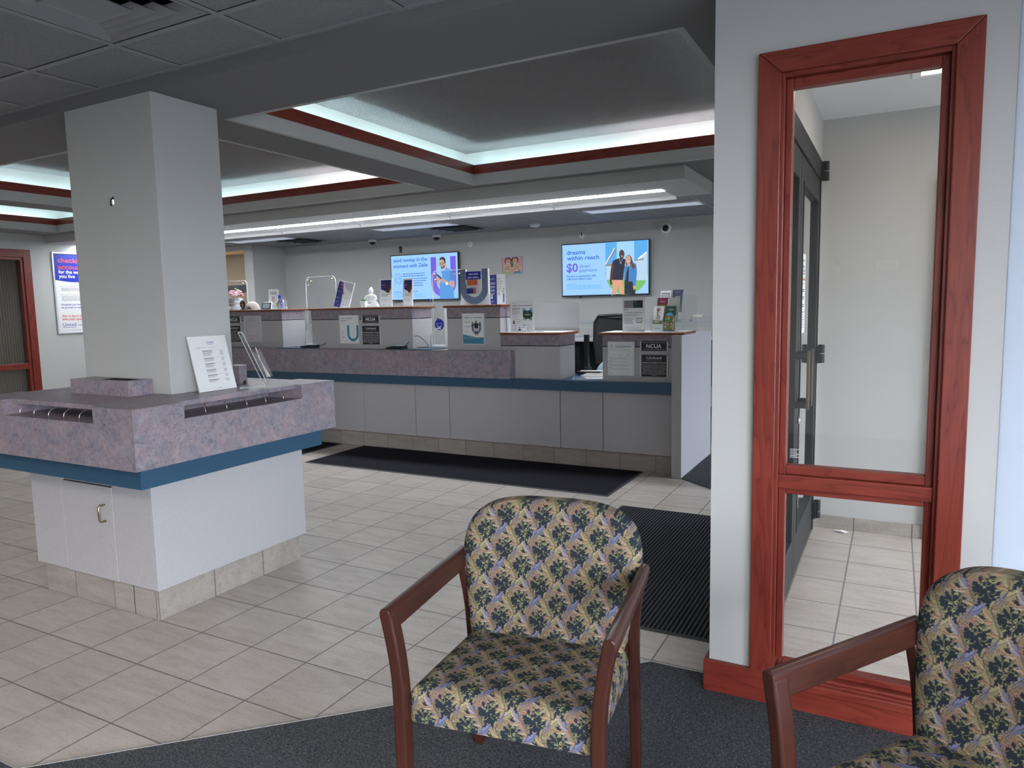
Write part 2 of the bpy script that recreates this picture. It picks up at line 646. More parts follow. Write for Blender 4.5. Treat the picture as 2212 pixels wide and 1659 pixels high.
class Print:
    """flat ink on a sheet: x right, z up, thin layers towards -y"""

    def __init__(s, prefix='print_', dz=0.00035):
        s.mb, s.mats, s.dz, s.pre = MB(), [], dz, prefix

    def mi(s, nm):
        nm = s.pre + nm
        if nm not in s.mats:
            s.mats.append(nm)
        return s.mats.index(nm)

    def poly(s, pts, ink, layer=1):
        s.mb.add([(p[0], -layer * s.dz, p[1]) for p in pts], [tuple(range(len(pts)))], s.mi(ink))

    def rect(s, u0, v0, u1, v1, ink, layer=1):
        s.poly([(u0, v0), (u1, v0), (u1, v1), (u0, v1)], ink, layer)

    def ell(s, cx, cy, rx, ry, ink, layer=1, a0=0, a1=360, n=22, rot=0):
        pts = []
        for i in range(n):
            a = math.radians(a0 + (a1 - a0) * i / (n if a1 - a0 == 360 else n - 1))
            x, y = rx * math.cos(a), ry * math.sin(a)
            pts.append((cx + x * math.cos(rot) - y * math.sin(rot), cy + x * math.sin(rot) + y * math.cos(rot)))
        s.poly(pts, ink, layer)

    def stroke(s, pts, wd, ink, layer=1):
        for (x0, y0), (x1, y1) in zip(pts, pts[1:]):
            dx, dy = x1 - x0, y1 - y0
            L = math.hypot(dx, dy) or 1
            nx, ny = -dy / L * wd / 2, dx / L * wd / 2
            s.poly([(x0 + nx, y0 + ny), (x0 - nx, y0 - ny), (x1 - nx, y1 - ny), (x1 + nx, y1 + ny)], ink, layer)

    def u(s, cx, top, bot, rx, th, ink, layer=1):
        """the U emblem"""
        cy = bot + rx
        n = 20
        out, inn = [(cx - rx, top)], [(cx - rx + th, top)]
        for i in range(n + 1):
            a = PI + PI * i / n
            out.append((cx + rx * math.cos(a), cy + rx * math.sin(a)))
            inn.append((cx + (rx - th) * math.cos(a), cy + (rx - th) * math.sin(a)))
        out.append((cx + rx, top))
        inn.append((cx + rx - th, top))
        for i in range(len(out) - 1):
            s.poly([out[i], out[i + 1], inn[i + 1], inn[i]], ink, layer)

    def text(s, tx, x, z, h, ink, layer=2, align='l', width=None, bold=False):
        """h = height of a capital letter, z = base line"""
        vs, fs = text2d(tx, bold)
        if not vs:
            return
        x0 = min(v_[0] for v_ in vs)
        x1 = max(v_[0] for v_ in vs)
        k_ = h / 0.69
        kx = k_ if width is None else width / (x1 - x0)
        wd = (x1 - x0) * kx
        ox = x - (0 if align == 'l' else wd / 2 if align == 'c' else wd)
        s.mb.add([(ox + (v_[0] - x0) * kx, -layer * s.dz, z + v_[1] * k_) for v_ in vs], fs, s.mi(ink))

    def lines(s, u0, v1, u1, v0, n, ink, fill=0.45, layer=1, rag=0.35, center=False, seed=1):
        """fine print too small to read"""
        rr = random.Random(seed)
        st = (v1 - v0) / n
        for i in range(n):
            z1 = v1 - i * st
            z0 = z1 - st * fill
            end = u1 - rr.random() * rag * (u1 - u0)
            a, b_ = u0, end
            if center:
                mid = (u0 + u1) / 2
                hw = (end - u0) / 2
                a, b_ = mid - hw, mid + hw
            x = a
            while x < b_:
                L = min((0.05 + 0.09 * rr.random()) * (u1 - u0), b_ - x)
                s.rect(x, z0, x + L, z1, ink, layer)
                x += L + 0.018 * (u1 - u0)

    def build(s, name, parent, M=None):
        o = s.mb.build(name, s.mats, parent)
        if M is not None:
            o.matrix_local = M
        return o


# ------------------------------------------------------------------ the room
S, CF, TL = 2.551, 2.616, 2.447          # soffit, front ceiling, teller ceiling
XL, XR, YF, YB = -10.2, 2.40, -3.0, 8.33
WX0, WX1, WY = -0.584, 0.295, 2.645      # wall with the tall window

struct(MB().box((XL - .1, YF - .1, -.12), (XR + .1, YB + 2.0, 0)), 'floor', 'floor_tile')
struct(MB().box((-0.43, 2.765, 0.0), (XR, 4.95, 0.002)), 'floor', 'vestibule_tile')
carp = [(XL, YF), (XR, YF), (XR, .55), (.30, WY), (WX0, WY), (WX0, 2.745), (-.845, 2.745), (-2.49, 1.16), (XL, 1.16)]
struct(MB().prism(carp, 'z', 0.0, 0.006), 'floor', 'carpet')
struct(MB().prism([(-1.542, 5.87), (-.55, 5.07), (XR, 5.07), (XR, YB), (-1.542, YB)], 'z', 0.0, 0.006), 'floor', 'carpet')
mb = MB()
for a, b_ in (((XL, 1.16), (-2.49, 1.16)), ((-2.49, 1.16), (-.845, 2.745)), ((-.845, 2.745), (-.60, 2.745))):
    d = Vector((b_[0] - a[0], b_[1] - a[1])).normalized() * 0.0016
    nrm = Vector((-d.y, d.x))
    q = [Vector(a) + nrm, Vector(b_) + nrm, Vector(b_) - nrm, Vector(a) - nrm]
    mb.prism([tuple(p) for p in q], 'z', 0.0, 0.0075)
mat('edge_strip', (.42, .40, .38), .5)
struct(mb, 'trim_1', 'edge_strip')
# raised staff floor behind the counter
struct(MB().box((XL, 6.4, 0), (-1.65, YB, 0.30)), 'floor', 'carpet')

# outer walls with daylight openings (out of the picture)
def wall_with_holes(name, axis, at, th, a0, a1, holes, z1=3.0, m='wall_paint'):
    mb = MB()

    def B(p0, p1, q0, q1):
        if p1 - p0 < 1e-4 or q1 - q0 < 1e-4:
            return
        if axis == 'x':
            mb.box((at, p0, q0), (at + th, p1, q1))
        else:
            mb.box((p0, at, q0), (p1, at + th, q1))
    cur = a0
    for h0, h1, z0, zt in sorted(holes):
        B(cur, h0, 0, z1)
        B(h0, h1, 0, z0)
        B(h0, h1, zt, z1)
        cur = h1
    B(cur, a1, 0, z1)
    return struct(mb, name, m)


wall_with_holes('wall_right', 'x', XR, .12, YF, YB, [(-2.9, .45, .12, 2.4), (.80, 2.60, 0.0, 2.9), (2.95, 4.85, 0.0, 2.25), (6.3, 7.5, .2, 2.4)])  # full-height opening beside the diagonal is added to light the shade from behind
wall_with_holes('wall_front', 'y', YF - .12, .12, XL, XR, [(1.2, 2.2, .2, 2.3)])
wall_with_holes('wall_left', 'x', XL - .12, .12, YF, YB + 2.0, [(4.10, 5.43, .17, 2.245)])
wall_with_holes('wall_back', 'y', YB, .12, -8.42, XR, [])
struct(MB().box((XL - .2, YF - .2, 3.0), (XR + .2, YB + 2.2, 3.1)), 'roof', 'wall_paint')

# wall with the tall window, diagonal wall and vestibule walls
ox0, ox1, oz0, oz1 = -0.366, 0.143, 0.125, 2.239
mb = MB()
mb.box((WX0, WY, 0), (ox0, WY + .12, 3.0)).box((ox1, WY, 0), (XR, WY + .12, 3.0))
mb.box((ox0, WY, 0), (ox1, WY + .12, oz0)).box((ox0, WY, oz1), (ox1, WY + .12, 3.0))
struct(mb, 'wall_window', 'wall_paint')
# diagonal daylight window covered by a white roller shade
m = mat('shade_cloth', (0.62, 0.63, 0.64), 0.9, spec=0.1)
_b = m.node_tree.nodes['Principled BSDF']
_t = m.node_tree.nodes.new('ShaderNodeBsdfTranslucent')
_t.inputs[0].default_value = (.80, .86, .95, 1)
_x = m.node_tree.nodes.new('ShaderNodeMixShader')
_x.inputs[0].default_value = .60
m.node_tree.links.new(_b.outputs[0], _x.inputs[1])
m.node_tree.links.new(_t.outputs[0], _x.inputs[2])
m.node_tree.links.new(_x.outputs[0], m.node_tree.nodes['Material Output'].inputs[0])
struct(MB().prism([(WX1, WY), (XR, .54), (XR + .002, .545), (WX1 + .004, WY + .001)], 'z', .06, CF - .01), 'window_6', 'shade_cloth')
struct(MB().prism([(WX1, WY), (XR, .54), (XR, .60), (WX1 + .05, WY + .001)], 'z', 0, .058), 'baseboard_diagonal', 'bright_paint')
DX = -0.43
dy0, dy1, dzt = 2.93, 4.87, 2.32
mb = MB()
mb.box((DX - .10, WY + .12, 0), (DX, dy0, 3.0)).box((DX - .10, dy1, 0), (DX, 5.05, 3.0)).box((DX - .10, dy0, dzt), (DX, dy1, 3.0))
struct(mb, 'wall_vestibule_left', 'wall_paint')
struct(MB().box((DX, 4.95, 0), (XR, 5.05, 3.0)), 'wall_vestibule_back', 'wall_paint')
struct(MB().box((DX, WY + .12, 2.575), (XR, 4.95, 2.62)), 'ceiling', 'bright_paint')
struct(MB().box((DX, 4.937, .002), (XR, 4.95, .085)), 'baseboard_vestibule', 'base_tile', 0.002)

glass('tinted_glass', (0.86, 0.87, 0.88), 0.4)
gz = struct(MB().box((2.36, 2.95, 0), (2.366, 4.85, 2.25)), 'window_5', 'tinted_glass')
# column
struct(MB().box((-3.925, 2.365, 0), (-3.22, 2.757, S)), 'column', 'wall_paint', 0.004)

# ceilings
hx0, hx1, hy0, hy1 = -2.944, -2.356, 1.417, 2.005
struct(MB().box((XL, YF, CF), (hx0, 2.365, CF + .04)).box((hx1, YF, CF), (XR, 2.365, CF + .04)).box((hx0, YF, CF), (hx1, hy0, CF + .04)).box((hx0, hy1, CF), (hx1, 2.365, CF + .04)), 'ceiling', 'acoustic_tile')
mb = MB()
gx = [-2.966 + .633 * i for i in range(-11, 9)]
gy = [2.028 - .633 * i for i in range(0, 8)]
for x in gx:
    if XL < x < XR:
        mb.box((x - .012, YF, CF - .005), (x + .012, 2.365, CF))
for y in gy:
    mb.box((XL, y - .012, CF - .0052), (XR, y + .012, CF))
mb.box((XL, 2.343, CF - .0054), (XR, 2.365, CF))
struct(mb, 'trim_2', 't_bar')
mb = MB()
for x in gx:
    if XL < x < XR:
        mb.box((x - .0155, YF, CF - .0012), (x - .012, 2.343, CF)).box((x + .012, YF, CF - .0012), (x + .0155, 2.343, CF))
for y in gy:
    mb.box((XL, y - .0155, CF - .0014), (XR, y - .012, CF)).box((XL, y + .012, CF - .0014), (XR, y + .0155, CF))
struct(mb, 'tile_edge_shade', 'shadow_gap')  # thin dark strips painting the shadow lines along the tile edges

for x, y, lb in ((1.149, -.90, 'square lamp in the front ceiling over the waiting chairs'), (-4.549, -.50, 'square lamp in the front ceiling left of the waiting chairs'), (-1.384, -.50, 'square lamp in the front ceiling just behind the picture frame'), (-6.76, .13, 'square lamp in the front ceiling farthest left')):
    o = thing('ceiling_light', lb, 'light', (x, y, CF - .012), 0, 'lamps of the front ceiling')
    MB().box((-.305, -.60, .006), (.305, .60, .0115)).build('frame', 'white_plastic', o)
    MB().box((-.28, -.575, 0), (.28, .575, .006)).build('lens', 'front_lens', o)
coves = [(-3.333, -.80), (-7.317, -3.79), (-9.66, -7.70)]
cy0, cy1 = 2.953, 5.60
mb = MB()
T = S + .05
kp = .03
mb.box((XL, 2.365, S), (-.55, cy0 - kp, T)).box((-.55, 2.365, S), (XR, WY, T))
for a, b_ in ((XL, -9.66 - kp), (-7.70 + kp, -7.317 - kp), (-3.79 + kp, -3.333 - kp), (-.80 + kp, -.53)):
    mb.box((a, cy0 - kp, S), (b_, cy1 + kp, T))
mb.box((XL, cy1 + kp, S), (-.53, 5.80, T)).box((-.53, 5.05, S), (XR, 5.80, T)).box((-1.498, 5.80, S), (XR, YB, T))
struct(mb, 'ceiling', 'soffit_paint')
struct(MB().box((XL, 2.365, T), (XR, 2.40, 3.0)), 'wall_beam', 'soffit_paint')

OFF = .20
for ci, (x0, x1) in enumerate(coves):
    mb = MB()
    p = .03
    # painted kerb round the opening
    mb.box((x0 - p, cy0 - p, S), (x0, cy1 + p, 2.64)).box((x1, cy0 - p, S), (x1 + p, cy1 + p, 2.64))
    mb.box((x0, cy0 - p, S), (x1, cy0, 2.64)).box((x0, cy1, S), (x1, cy1 + p, 2.64))
    struct(mb, 'ceiling', 'wall_paint')
    for nm, a, b_ in (('y', (x0 - p, cy0 - p), (x0 + .010, cy1 + p)), ('y', (x1 - .010, cy0 - p), (x1 + p, cy1 + p)),
                      ('x', (x0, cy0 - p), (x1, cy0 + .010)), ('x', (x0, cy1 - .010), (x1, cy1 + p))):
        struct(MB().box((*a, 2.641), (*b_, 2.719)), 'trim_4', 'cherry_' + nm, 0.002)
    X0, X1, Y0, Y1 = x0 - OFF, x1 + OFF, cy0 - OFF, cy1 + OFF
    mb = MB()
    mb.box((X0 - .02, Y0, T), (X0, Y1, 2.88)).box((X1, Y0, T), (X1 + .02, Y1, 2.88)).box((X0, Y0 - .02, T), (X1, Y0, 2.88)).box((X0, Y1, T), (X1, Y1 + .02, 2.88))
    struct(mb, 'wall_cove', 'cove_paint')
    struct(MB().box((X0 - .02, Y0 - .02, 2.873), (X1 + .02, Y1 + .02, 2.92)), 'ceiling', 'popcorn_plaster')
    lamp = thing('cove_lamp', ['row of hidden fluorescent tubes in the nearest ceiling recess', 'row of hidden fluorescent tubes in the recess behind the column',
                               'row of hidden fluorescent tubes in the leftmost ceiling recess'][ci], 'lamp', (0, 0, 0))
    del lamp['category']
    del lamp['label']
    lamp['kind'] = 'structure'
    q = .11
    L = 1.15
    def run(c0, c1, mk):
        n = max(1, int((c1 - c0) // 1.22))
        st = (c1 - c0) / n
        for i in range(n):
            mid = c0 + st * (i + .5)
            mk(mid - st * .48, mid + st * .48)
    for yy in (cy0 - q, cy1 + q):
        run(x0, x1, lambda a, b_: MB().tube([(a, yy, T + .03), (b_, yy, T + .03)], .013, 8).build('tube', 'cove_tube' if (yy > 4 and (a + b_) / 2 < x0 + (x1 - x0) * .6) else 'cove_tube_white', lamp))
    for xx in (x0 - q, x1 + q):
        run(cy0, cy1, lambda a, b_: MB().tube([(xx, a, T + .03), (xx, b_, T + .03)], .013, 8).build('tube', 'cove_tube', lamp))

# lower ceiling over the tellers
BX = -1.498
LY0, LY1 = 6.178, 6.704
mb = MB()
mb.box((XL, 5.751, TL), (BX, LY0, S + .02)).box((-1.815, LY0, TL), (BX, LY1, S + .02)).box((XL, LY0, T), (-1.815, LY1, 2.62))
struct(mb, 'ceiling', 'wall_paint')
struct(MB().box((XL, LY1, TL), (BX, YB, S + .02)), 'ceiling', 'acoustic_tile')
mb = MB()
for i in range(12):
    x = -1.70 - i * .633
    mb.box((x - .012, LY1 + .05, TL - .003), (x + .012, YB, TL))
for y in (7.29, 7.92):
    mb.box((XL, y - .012, TL - .0032), (BX, y + .012, TL))
struct(mb, 'trim_5', 't_bar')
struct(MB().box((-8.4, YB - .03, TL - .035), (BX + .0, YB, TL)), 'trim_6', 'wall_paint')

PT = 1.236
for i in range(7):
    x1 = -1.815 - i * PT
    x0 = x1 - PT + .012
    o = thing('ceiling_light', ['rightmost long strip light in the bright row above the tellers', 'second strip light from the right in the bright ceiling row',
                                'third strip light from the right in the bright ceiling row', 'fourth strip light from the right in the bright ceiling row',
                                'strip light in the bright row just right of the column', 'strip light of the bright row hidden behind the column',
                                'last strip light of the bright row beyond the column'][i], 'light', (x0, LY0, TL), 0, 'strip lights in one row above the teller counter')
    W = x1 - x0
    MB().box((0, .0, -.004), (W, .115, .004)).build('lens', 'troffer_lens', o)
    mb = MB()
    mb.prism([(.115, .0), (.30, .05), (.485, .006), (.485, .012), (.30, .058), (.115, .006)], 'x', 0, W)
    mb.build('reflector', 'white_plastic', o)
    MB().prism([(.12, .0), (.30, .045), (.485, .004)], 'x', W - .012, W - .002).build('end_plate', 'white_plastic', o)
    MB().box((-.012, 0, -.003), (0, .526, .07)).build('divider_strip', 'white_plastic', o)
    MB().box((0, .485, -.026), (W, .526, .012)).build('flange', 'white_plastic', o)
for x0, x1, lb in ((-2.907, -1.706, 'slim flush light near the back wall above the right monitor'), (-5.70, -4.58, 'slim flush light above the left monitor beside a vent'),
                   (-8.27, -7.184, 'slim flush light farthest left, close to the column')):
    o = thing('ceiling_light', lb, 'light', (x0, 7.06, TL), 0, 'slim flush lights near the back wall')
    W = x1 - x0
    MB().box((0, 0, -.012), (W, .012, 0)).box((0, .25, -.012), (W, .262, 0)).box((0, 0.012, -.012), (.012, .25, 0)).box((W - .012, 0.012, -.012), (W, .25, 0)).build('frame', 'white_plastic', o)
    MB().prism([(.012, -.003), (.25, -.010), (.25, -.006), (.012, -.001)], 'x', .012, W - .012).build('lens', 'small_lens', o)


o = thing('air_diffuser', 'large square stepped air diffuser in the dark front ceiling', 'vent', (-2.65, 1.711, CF))
h = .292
MB().box((-h, -h, -.004), (h, -h + .014, 0)).box((-h, h - .014, -.004), (h, h, 0)).box((-h, -h + .014, -.004), (-h + .014, h - .014, 0)).box((h - .014, -h + .014, -.004), (h, h - .014, 0)).build('frame', 'vent_metal', o)
MB().box((-.294, -.294, .10), (.294, .294, .105)).box((-.294, -.294, 0), (-.290, .294, .10)).box((.290, -.294, 0), (.294, .294, .10)).box((-.290, -.294, 0), (.290, -.290, .10)).box((-.290, .290, 0), (.290, .294, .10)).build('plenum', 'shadow_gap', o)
for a, b_, z0, z1 in ((.280, .215, -.003, .030), (.222, .162, -.008, .022), (.168, .108, -.013, .016)):
    v = [(-a, -a, z0), (a, -a, z0), (a, a, z0), (-a, a, z0), (-b_, -b_, z1), (b_, -b_, z1), (b_, b_, z1), (-b_, b_, z1)]
    v2 = [(p[0], p[1], p[2] + .0015) for p in v]
    f = [(1, 0, 4, 5), (2, 1, 5, 6), (3, 2, 6, 7), (0, 3, 7, 4)]
    MB().add(v, f).add(v2, [tuple(reversed(q)) for q in f]).build('louvre', 'vent_metal', o)
c = .115
MB().add([(-c, -c, -.018), (c, -c, -.018), (c, c, -.018), (-c, c, -.018), (0, 0, .012)],
         [(1, 0, 4), (2, 1, 4), (3, 2, 4), (0, 3, 4)]).add([(-c, -c, -.014), (c, -c, -.014), (c, c, -.014), (-c, c, -.014)], [(0, 1, 2, 3)]).build('centre_plate', 'vent_metal', o)
for (x, y), lb in (((-4.80, 7.62), 'square louvred vent left of the middle of the teller ceiling'), ((-7.35, 7.58), 'square louvred vent of the teller ceiling nearest the column')):
    o = thing('air_diffuser', lb, 'vent', (x, y, TL - .003), 0, 'louvred vents in the teller ceiling')
    MB().box((-.3, -.3, -.006), (.3, -.27, 0)).box((-.3, .27, -.006), (.3, .3, 0)).box((-.3, -.27, -.006), (-.27, .27, 0)).box((.27, -.27, -.006), (.3, .27, 0)).build('frame', 'vent_metal', o)
    MB().box((-.27, -.27, -.002), (.27, .27, -.001)).build('opening', 'shadow_gap', o)
    for i in range(4):
        yy = -.20 + i * .125
        r_ = .26 - i * .03
        MB().box((-r_, yy, -.020), (r_, yy + .05, -.014)).build('louvre', 'dark_metal', o)
# ------------------------------------------------------------------ tall window
win = MB()
win.prism([(-.434, .125), (-.361, .125), (-.361, 2.234), (-.434, 2.305)], 'y', 2.622, WY)
f1 = struct(win, 'window_1', 'cherry_z', 0.003)
MB().prism([(.138, .125), (.211, .125), (.211, 2.305), (.138, 2.234)], 'y', 2.622, WY).build('casing', 'cherry_z', f1, .003)
MB().prism([(-.361, 2.2345), (.138, 2.2345), (.2105, 2.305), (-.4335, 2.305)], 'y', 2.622, WY).build('casing', 'cherry_x', f1, .003)
mb = MB()
mb.box((-.366, 2.640, .125), (-.350, 2.765, 2.239)).box((.127, 2.640, .125), (.143, 2.765, 2.239))
mb.build('jamb', 'cherry_z', f1, .002)
MB().box((-.350, 2.640, 2.221), (.127, 2.765, 2.239)).build('jamb', 'cherry_x', f1, .002)
mb = MB()
mb.box((-.350, 2.668, .17), (-.327, 2.715, 2.221)).box((.104, 2.668, .17), (.127, 2.715, 2.221))
mb.build('sash', 'cherry_z', f1, .003)
mb = MB()
mb.box((-.327, 2.668, 2.190), (.104, 2.715, 2.221)).box((-.327, 2.668, .862), (.104, 2.715, .893)).box((-.327, 2.668, .790), (.104, 2.715, .812))
mb.box((-.327, 2.668, .135), (.104, 2.715, .160))
mb.build('sash', 'cherry_x', f1, .003)
MB().box((-.352, 2.648, .812), (.129, 2.72, .862)).build('mullion', 'cherry_x', f1, .004)
mb = MB()
mb.box((-.350, 2.640, .10), (.127, 2.765, .135)).box((-.361, 2.612, .085), (.138, 2.645, .118))
mb.build('sill', 'cherry_x', f1, .006)
MB().box((-.33, 2.690, .89), (.107, 2.695, 2.192)).build('pane', 'window_glass', f1)
MB().box((-.33, 2.690, .158), (.107, 2.695, .792)).build('pane', 'window_glass', f1)
pr = Print()
pr.lines(0, .035, .035, 0, 6, 'white', .3, seed=3)
pr.build('etched_mark', f1, Matrix.Translation((-.316, 2.689, .915)))
# baseboard of that wall
mb = MB()
mb.box((-.603, 2.626, 0), (.30, WY, .125)).box((-.603, WY, 0), (WX0, 2.765, .125))
struct(mb, 'baseboard_window', 'cherry_x', .004)
# casing on the far vestibule wall
f3 = struct(MB().box((.19, 4.925, 0), (.265, 4.937, 2.10)), 'window_3', 'cherry_z', .003)
MB().box((.19, 4.925, 2.10), (1.2, 4.95, 2.17)).build('casing', 'cherry_x', f3, .003)

# window of the office in the left wall
f2 = struct(MB().box((XL, 5.43, .10), (XL + .022, 5.525, 2.345)), 'window_2', 'cherry_z', .003)
MB().box((XL, 4.0, 2.245), (XL + .0225, 5.43, 2.345)).build('casing', 'cherry_y', f2, .003)
MB().box((XL - .08, 5.395, .17), (XL + .005, 5.43, 2.245)).build('jamb', 'cherry_z', f2, .002)
MB().box((XL - .08, 4.1, 2.21), (XL + .005, 5.395, 2.245)).build('jamb', 'cherry_y', f2, .002)
MB().box((XL - .06, 4.1, .775), (XL + .012, 5.395, .850)).build('mullion', 'cherry_y', f2, .004)
MB().box((XL - .04, 4.1, .17), (XL - .035, 5.395, .775)).build('pane', 'window_glass', f2)
MB().box((XL - .04, 4.1, .850), (XL - .035, 5.395, 2.21)).build('pane', 'window_glass', f2)
# dark office behind it
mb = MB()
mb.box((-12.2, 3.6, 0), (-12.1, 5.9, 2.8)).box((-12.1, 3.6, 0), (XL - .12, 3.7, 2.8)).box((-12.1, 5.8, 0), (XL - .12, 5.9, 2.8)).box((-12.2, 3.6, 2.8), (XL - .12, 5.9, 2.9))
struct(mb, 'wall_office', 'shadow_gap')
mb = MB()
n = 60
y0, y1 = 5.05, 5.40
pts = [(XL - .10 + .012 * math.sin(i * 1.15), y0 + (y1 - y0) * i / n) for i in range(n + 1)]
v = [(x, y, .12) for x, y in pts] + [(x, y, 2.30) for x, y in pts] + [(x - .004, y, .12) for x, y in pts] + [(x - .004, y, 2.30) for x, y in pts]
f = []
for i in range(n):
    f.append((i, i + 1, n + 2 + i, n + 1 + i))
    f.append((2 * n + 2 + i, 3 * n + 3 + i, 3 * n + 4 + i, 2 * n + 3 + i))
mat('curtain_cloth', (0.17, 0.16, 0.13), .9)
tag(MB().add(v, f, 0, True).build('curtain', 'curtain_cloth'), 'narrow olive grey curtain hanging inside the dark office window', 'curtain')

# opening behind the left end of the teller area
struct(MB().box((-8.60, 7.69, 0), (-8.42, YB + .12, TL)), 'wall_jog', 'wall_paint', .004)
mb = MB()
mb.box((XL, 7.69, 2.395), (-8.60, 7.81, TL))
struct(mb, 'wall_header', 'wall_paint')
struct(MB().box((XL, 10.0, 0), (-8.0, 10.12, 3.0)).box((-8.1, YB + .12, 0), (-8.0, 10.0, 3.0)), 'wall_warm', 'warm_paint')
struct(MB().box((XL, 7.81, 2.75), (-8.0, 10.1, 2.85)), 'ceiling', 'warm_paint')
o = thing('ceiling_light', 'warm ceiling light in the back room left of the tellers', 'light', (-9.2, 8.6, 2.72))
MB().box((-.3, -.3, .01), (.3, .3, .03)).build('frame', 'white_plastic', o)
MB().box((-.28, -.28, 0), (.28, .28, .01)).build('lens', 'warm_lens', o)
w4 = struct(MB().box((XL, 8.30, 1.78), (-8.62, 8.36, 1.90)).box((-9.12, 8.30, .9), (-9.02, 8.36, 1.78)), 'window_4', 'dark_metal')
struct(MB().box((XL, 8.28, 1.90), (-8.60, 8.40, 2.395)), 'wall_bulkhead', 'warm_paint')
MB().box((-9.02, 8.33, .95), (-8.62, 8.335, 1.78)).build('pane', 'screen_white', w4)  # pane glows in place of the bright outdoors


# ------------------------------------------------------------------ helpers for things built in world numbers
def wb(mb, name, mats, parent, bevel=0.0, seg=2):
    o = mb.build(name, mats, parent, bevel, seg)
    L_ = parent.location
    o.data.transform(Matrix.Translation((-L_[0], -L_[1], -L_[2])))
    return o


# ------------------------------------------------------------------ check writing desk round the column
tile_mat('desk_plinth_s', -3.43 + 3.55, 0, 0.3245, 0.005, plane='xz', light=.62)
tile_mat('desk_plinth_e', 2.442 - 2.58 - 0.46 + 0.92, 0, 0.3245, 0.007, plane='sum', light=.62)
desk = thing('writing_desk', 'square slate-topped lobby desk with blue band wrapped around the grey column', 'desk', (-3.55, 2.58, 0))
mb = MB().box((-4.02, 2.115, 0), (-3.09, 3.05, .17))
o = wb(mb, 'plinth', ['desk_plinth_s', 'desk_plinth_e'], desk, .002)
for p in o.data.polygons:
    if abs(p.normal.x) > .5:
        p.material_index = 1
wb(MB().box((-3.273, 2.1145, .0), (-3.269, 2.1155, .165)), 'joint', 'shadow_gap', desk)
wb(MB().box((-4.03, 2.112, .166), (-3.075, 3.06, .69)), 'carcass', 'reveal_black', desk)
for a, b_ in (((-4.04, 2.095, .160), (-3.7735, 2.112, .69)), ((-3.3505, 2.095, .160), (-3.067, 2.112, .69)), ((-3.7735, 2.095, .643), (-3.3505, 2.112, .69)),
              ((-3.067, 2.095, .160), (-3.065 + .012, 3.07, .69)), ((-4.052, 2.095, .160), (-4.04, 3.07, .69)), ((-4.04, 3.06, .160), (-3.067, 3.07, .69))):
    wb(MB().box(a, b_), 'panel', 'grey_laminate', desk, .0012)
o = wb(MB().box((-3.769, 2.094, .158), (-3.355, 2.110, .635)), 'door', 'grey_laminate', desk, .0012)
hp = [(-3.417, 2.094, .461), (-3.417, 2.070, .461), (-3.417, 2.062, .470), (-3.417, 2.062, .535), (-3.417, 2.070, .544), (-3.417, 2.094, .544)]
h = wb(MB().tube(hp, .0052, 10), 'handle', 'brass', desk)
h.parent = o
wb(MB().box((-4.17, 1.985, .69), (-2.955, 3.135, .79)), 'edge_band', 'blue_laminate', desk, .001)
X = (-4.23, -3.97, -3.91, -3.175, -3.155, -2.895)
Y = (1.925, 2.185, 2.935, 3.195)
zs, zt, zp = .99, 1.066, 1.044
mb = MB().box((X[0], Y[0], .79), (X[5], Y[3], zs))
mb.box((X[1], Y[1], zs), (X[4], Y[2], zt))
for xa, xb in ((X[0], X[2]), (X[3], X[5])):
    for ya, yb in ((Y[0], Y[1]), (Y[2], Y[3])):
        mb.box((xa, ya, zs), (xb, yb, zt))
mb.box((X[4], Y[1], zp), (X[5] - .045, Y[2], zt)).box((X[0] + .045, Y[1], zp), (X[1], Y[2], zt))
mb.box((X[2], Y[0] + .045, zp), (X[3], Y[1], zt)).box((X[2], Y[2], zp), (X[3], Y[3] - .045, zt))
wb(mb, 'desktop', 'slate_laminate', desk)
# dark laminate seams along the corners
sm = .0011
for x, y in ((X[5], Y[0]), (X[5], Y[3]), (X[0], Y[0])):
    wb(MB().box((x - sm, y - sm, .79), (x + sm, y + sm, zt + .0006)), 'seam', 'laminate_edge', desk)
for a, b_ in (((X[0], Y[0] - sm * .6, zt - .0012), (X[2], Y[0] + sm, zt + .0006)), ((X[3], Y[0] - sm * .6, zt - .0012), (X[5], Y[0] + sm, zt + .0006)),
              ((X[5] - sm, Y[0], zt - .0012), (X[5] + sm * .6, Y[1], zt + .0006)), ((X[5] - sm, Y[2], zt - .0012), (X[5] + sm * .6, Y[3], zt + .0006))):
    wb(MB().box(a, b_), 'seam', 'laminate_edge', desk)
for i in range(5):
    y = 2.31 + .125 * i
    P_ = [(X[5] - .17, y, zs), (X[5] - .17, y, 1.032), (X[5] - .165, y, 1.040), (X[5] - .06, y, 1.040)]
    P_ += [(X[5] - .06 + .048 * math.sin(t), y, 1.040 - .03 * (1 - math.cos(t))) for t in (.4, .8, 1.2, PI / 2)] + [(X[5] - .012, y, zs)]
    wb(MB().tube(P_, .0016, 8), 'divider', 'chrome_wire', desk)
    x = -3.785 + .122 * i
    P_ = [(x, Y[0] + .17, zs), (x, Y[0] + .17, 1.032), (x, Y[0] + .165, 1.040), (x, Y[0] + .06, 1.040)]
    P_ += [(x, Y[0] + .06 - .048 * math.sin(t), 1.040 - .03 * (1 - math.cos(t))) for t in (.4, .8, 1.2, PI / 2)] + [(x, Y[0] + .012, zs)]
    wb(MB().tube(P_, .0016, 8), 'divider', 'chrome_wire', desk)
rb = wb(MB().box((-3.845, 2.228, zt), (-3.36, 2.364, 1.143)), 'raised_box', 'slate_laminate', desk, .0012)
sl = wb(MB().box((-3.62, 2.262, 1.1425), (-3.41, 2.325, 1.1437)), 'slot', 'shadow_gap', desk)
sl.parent = rb
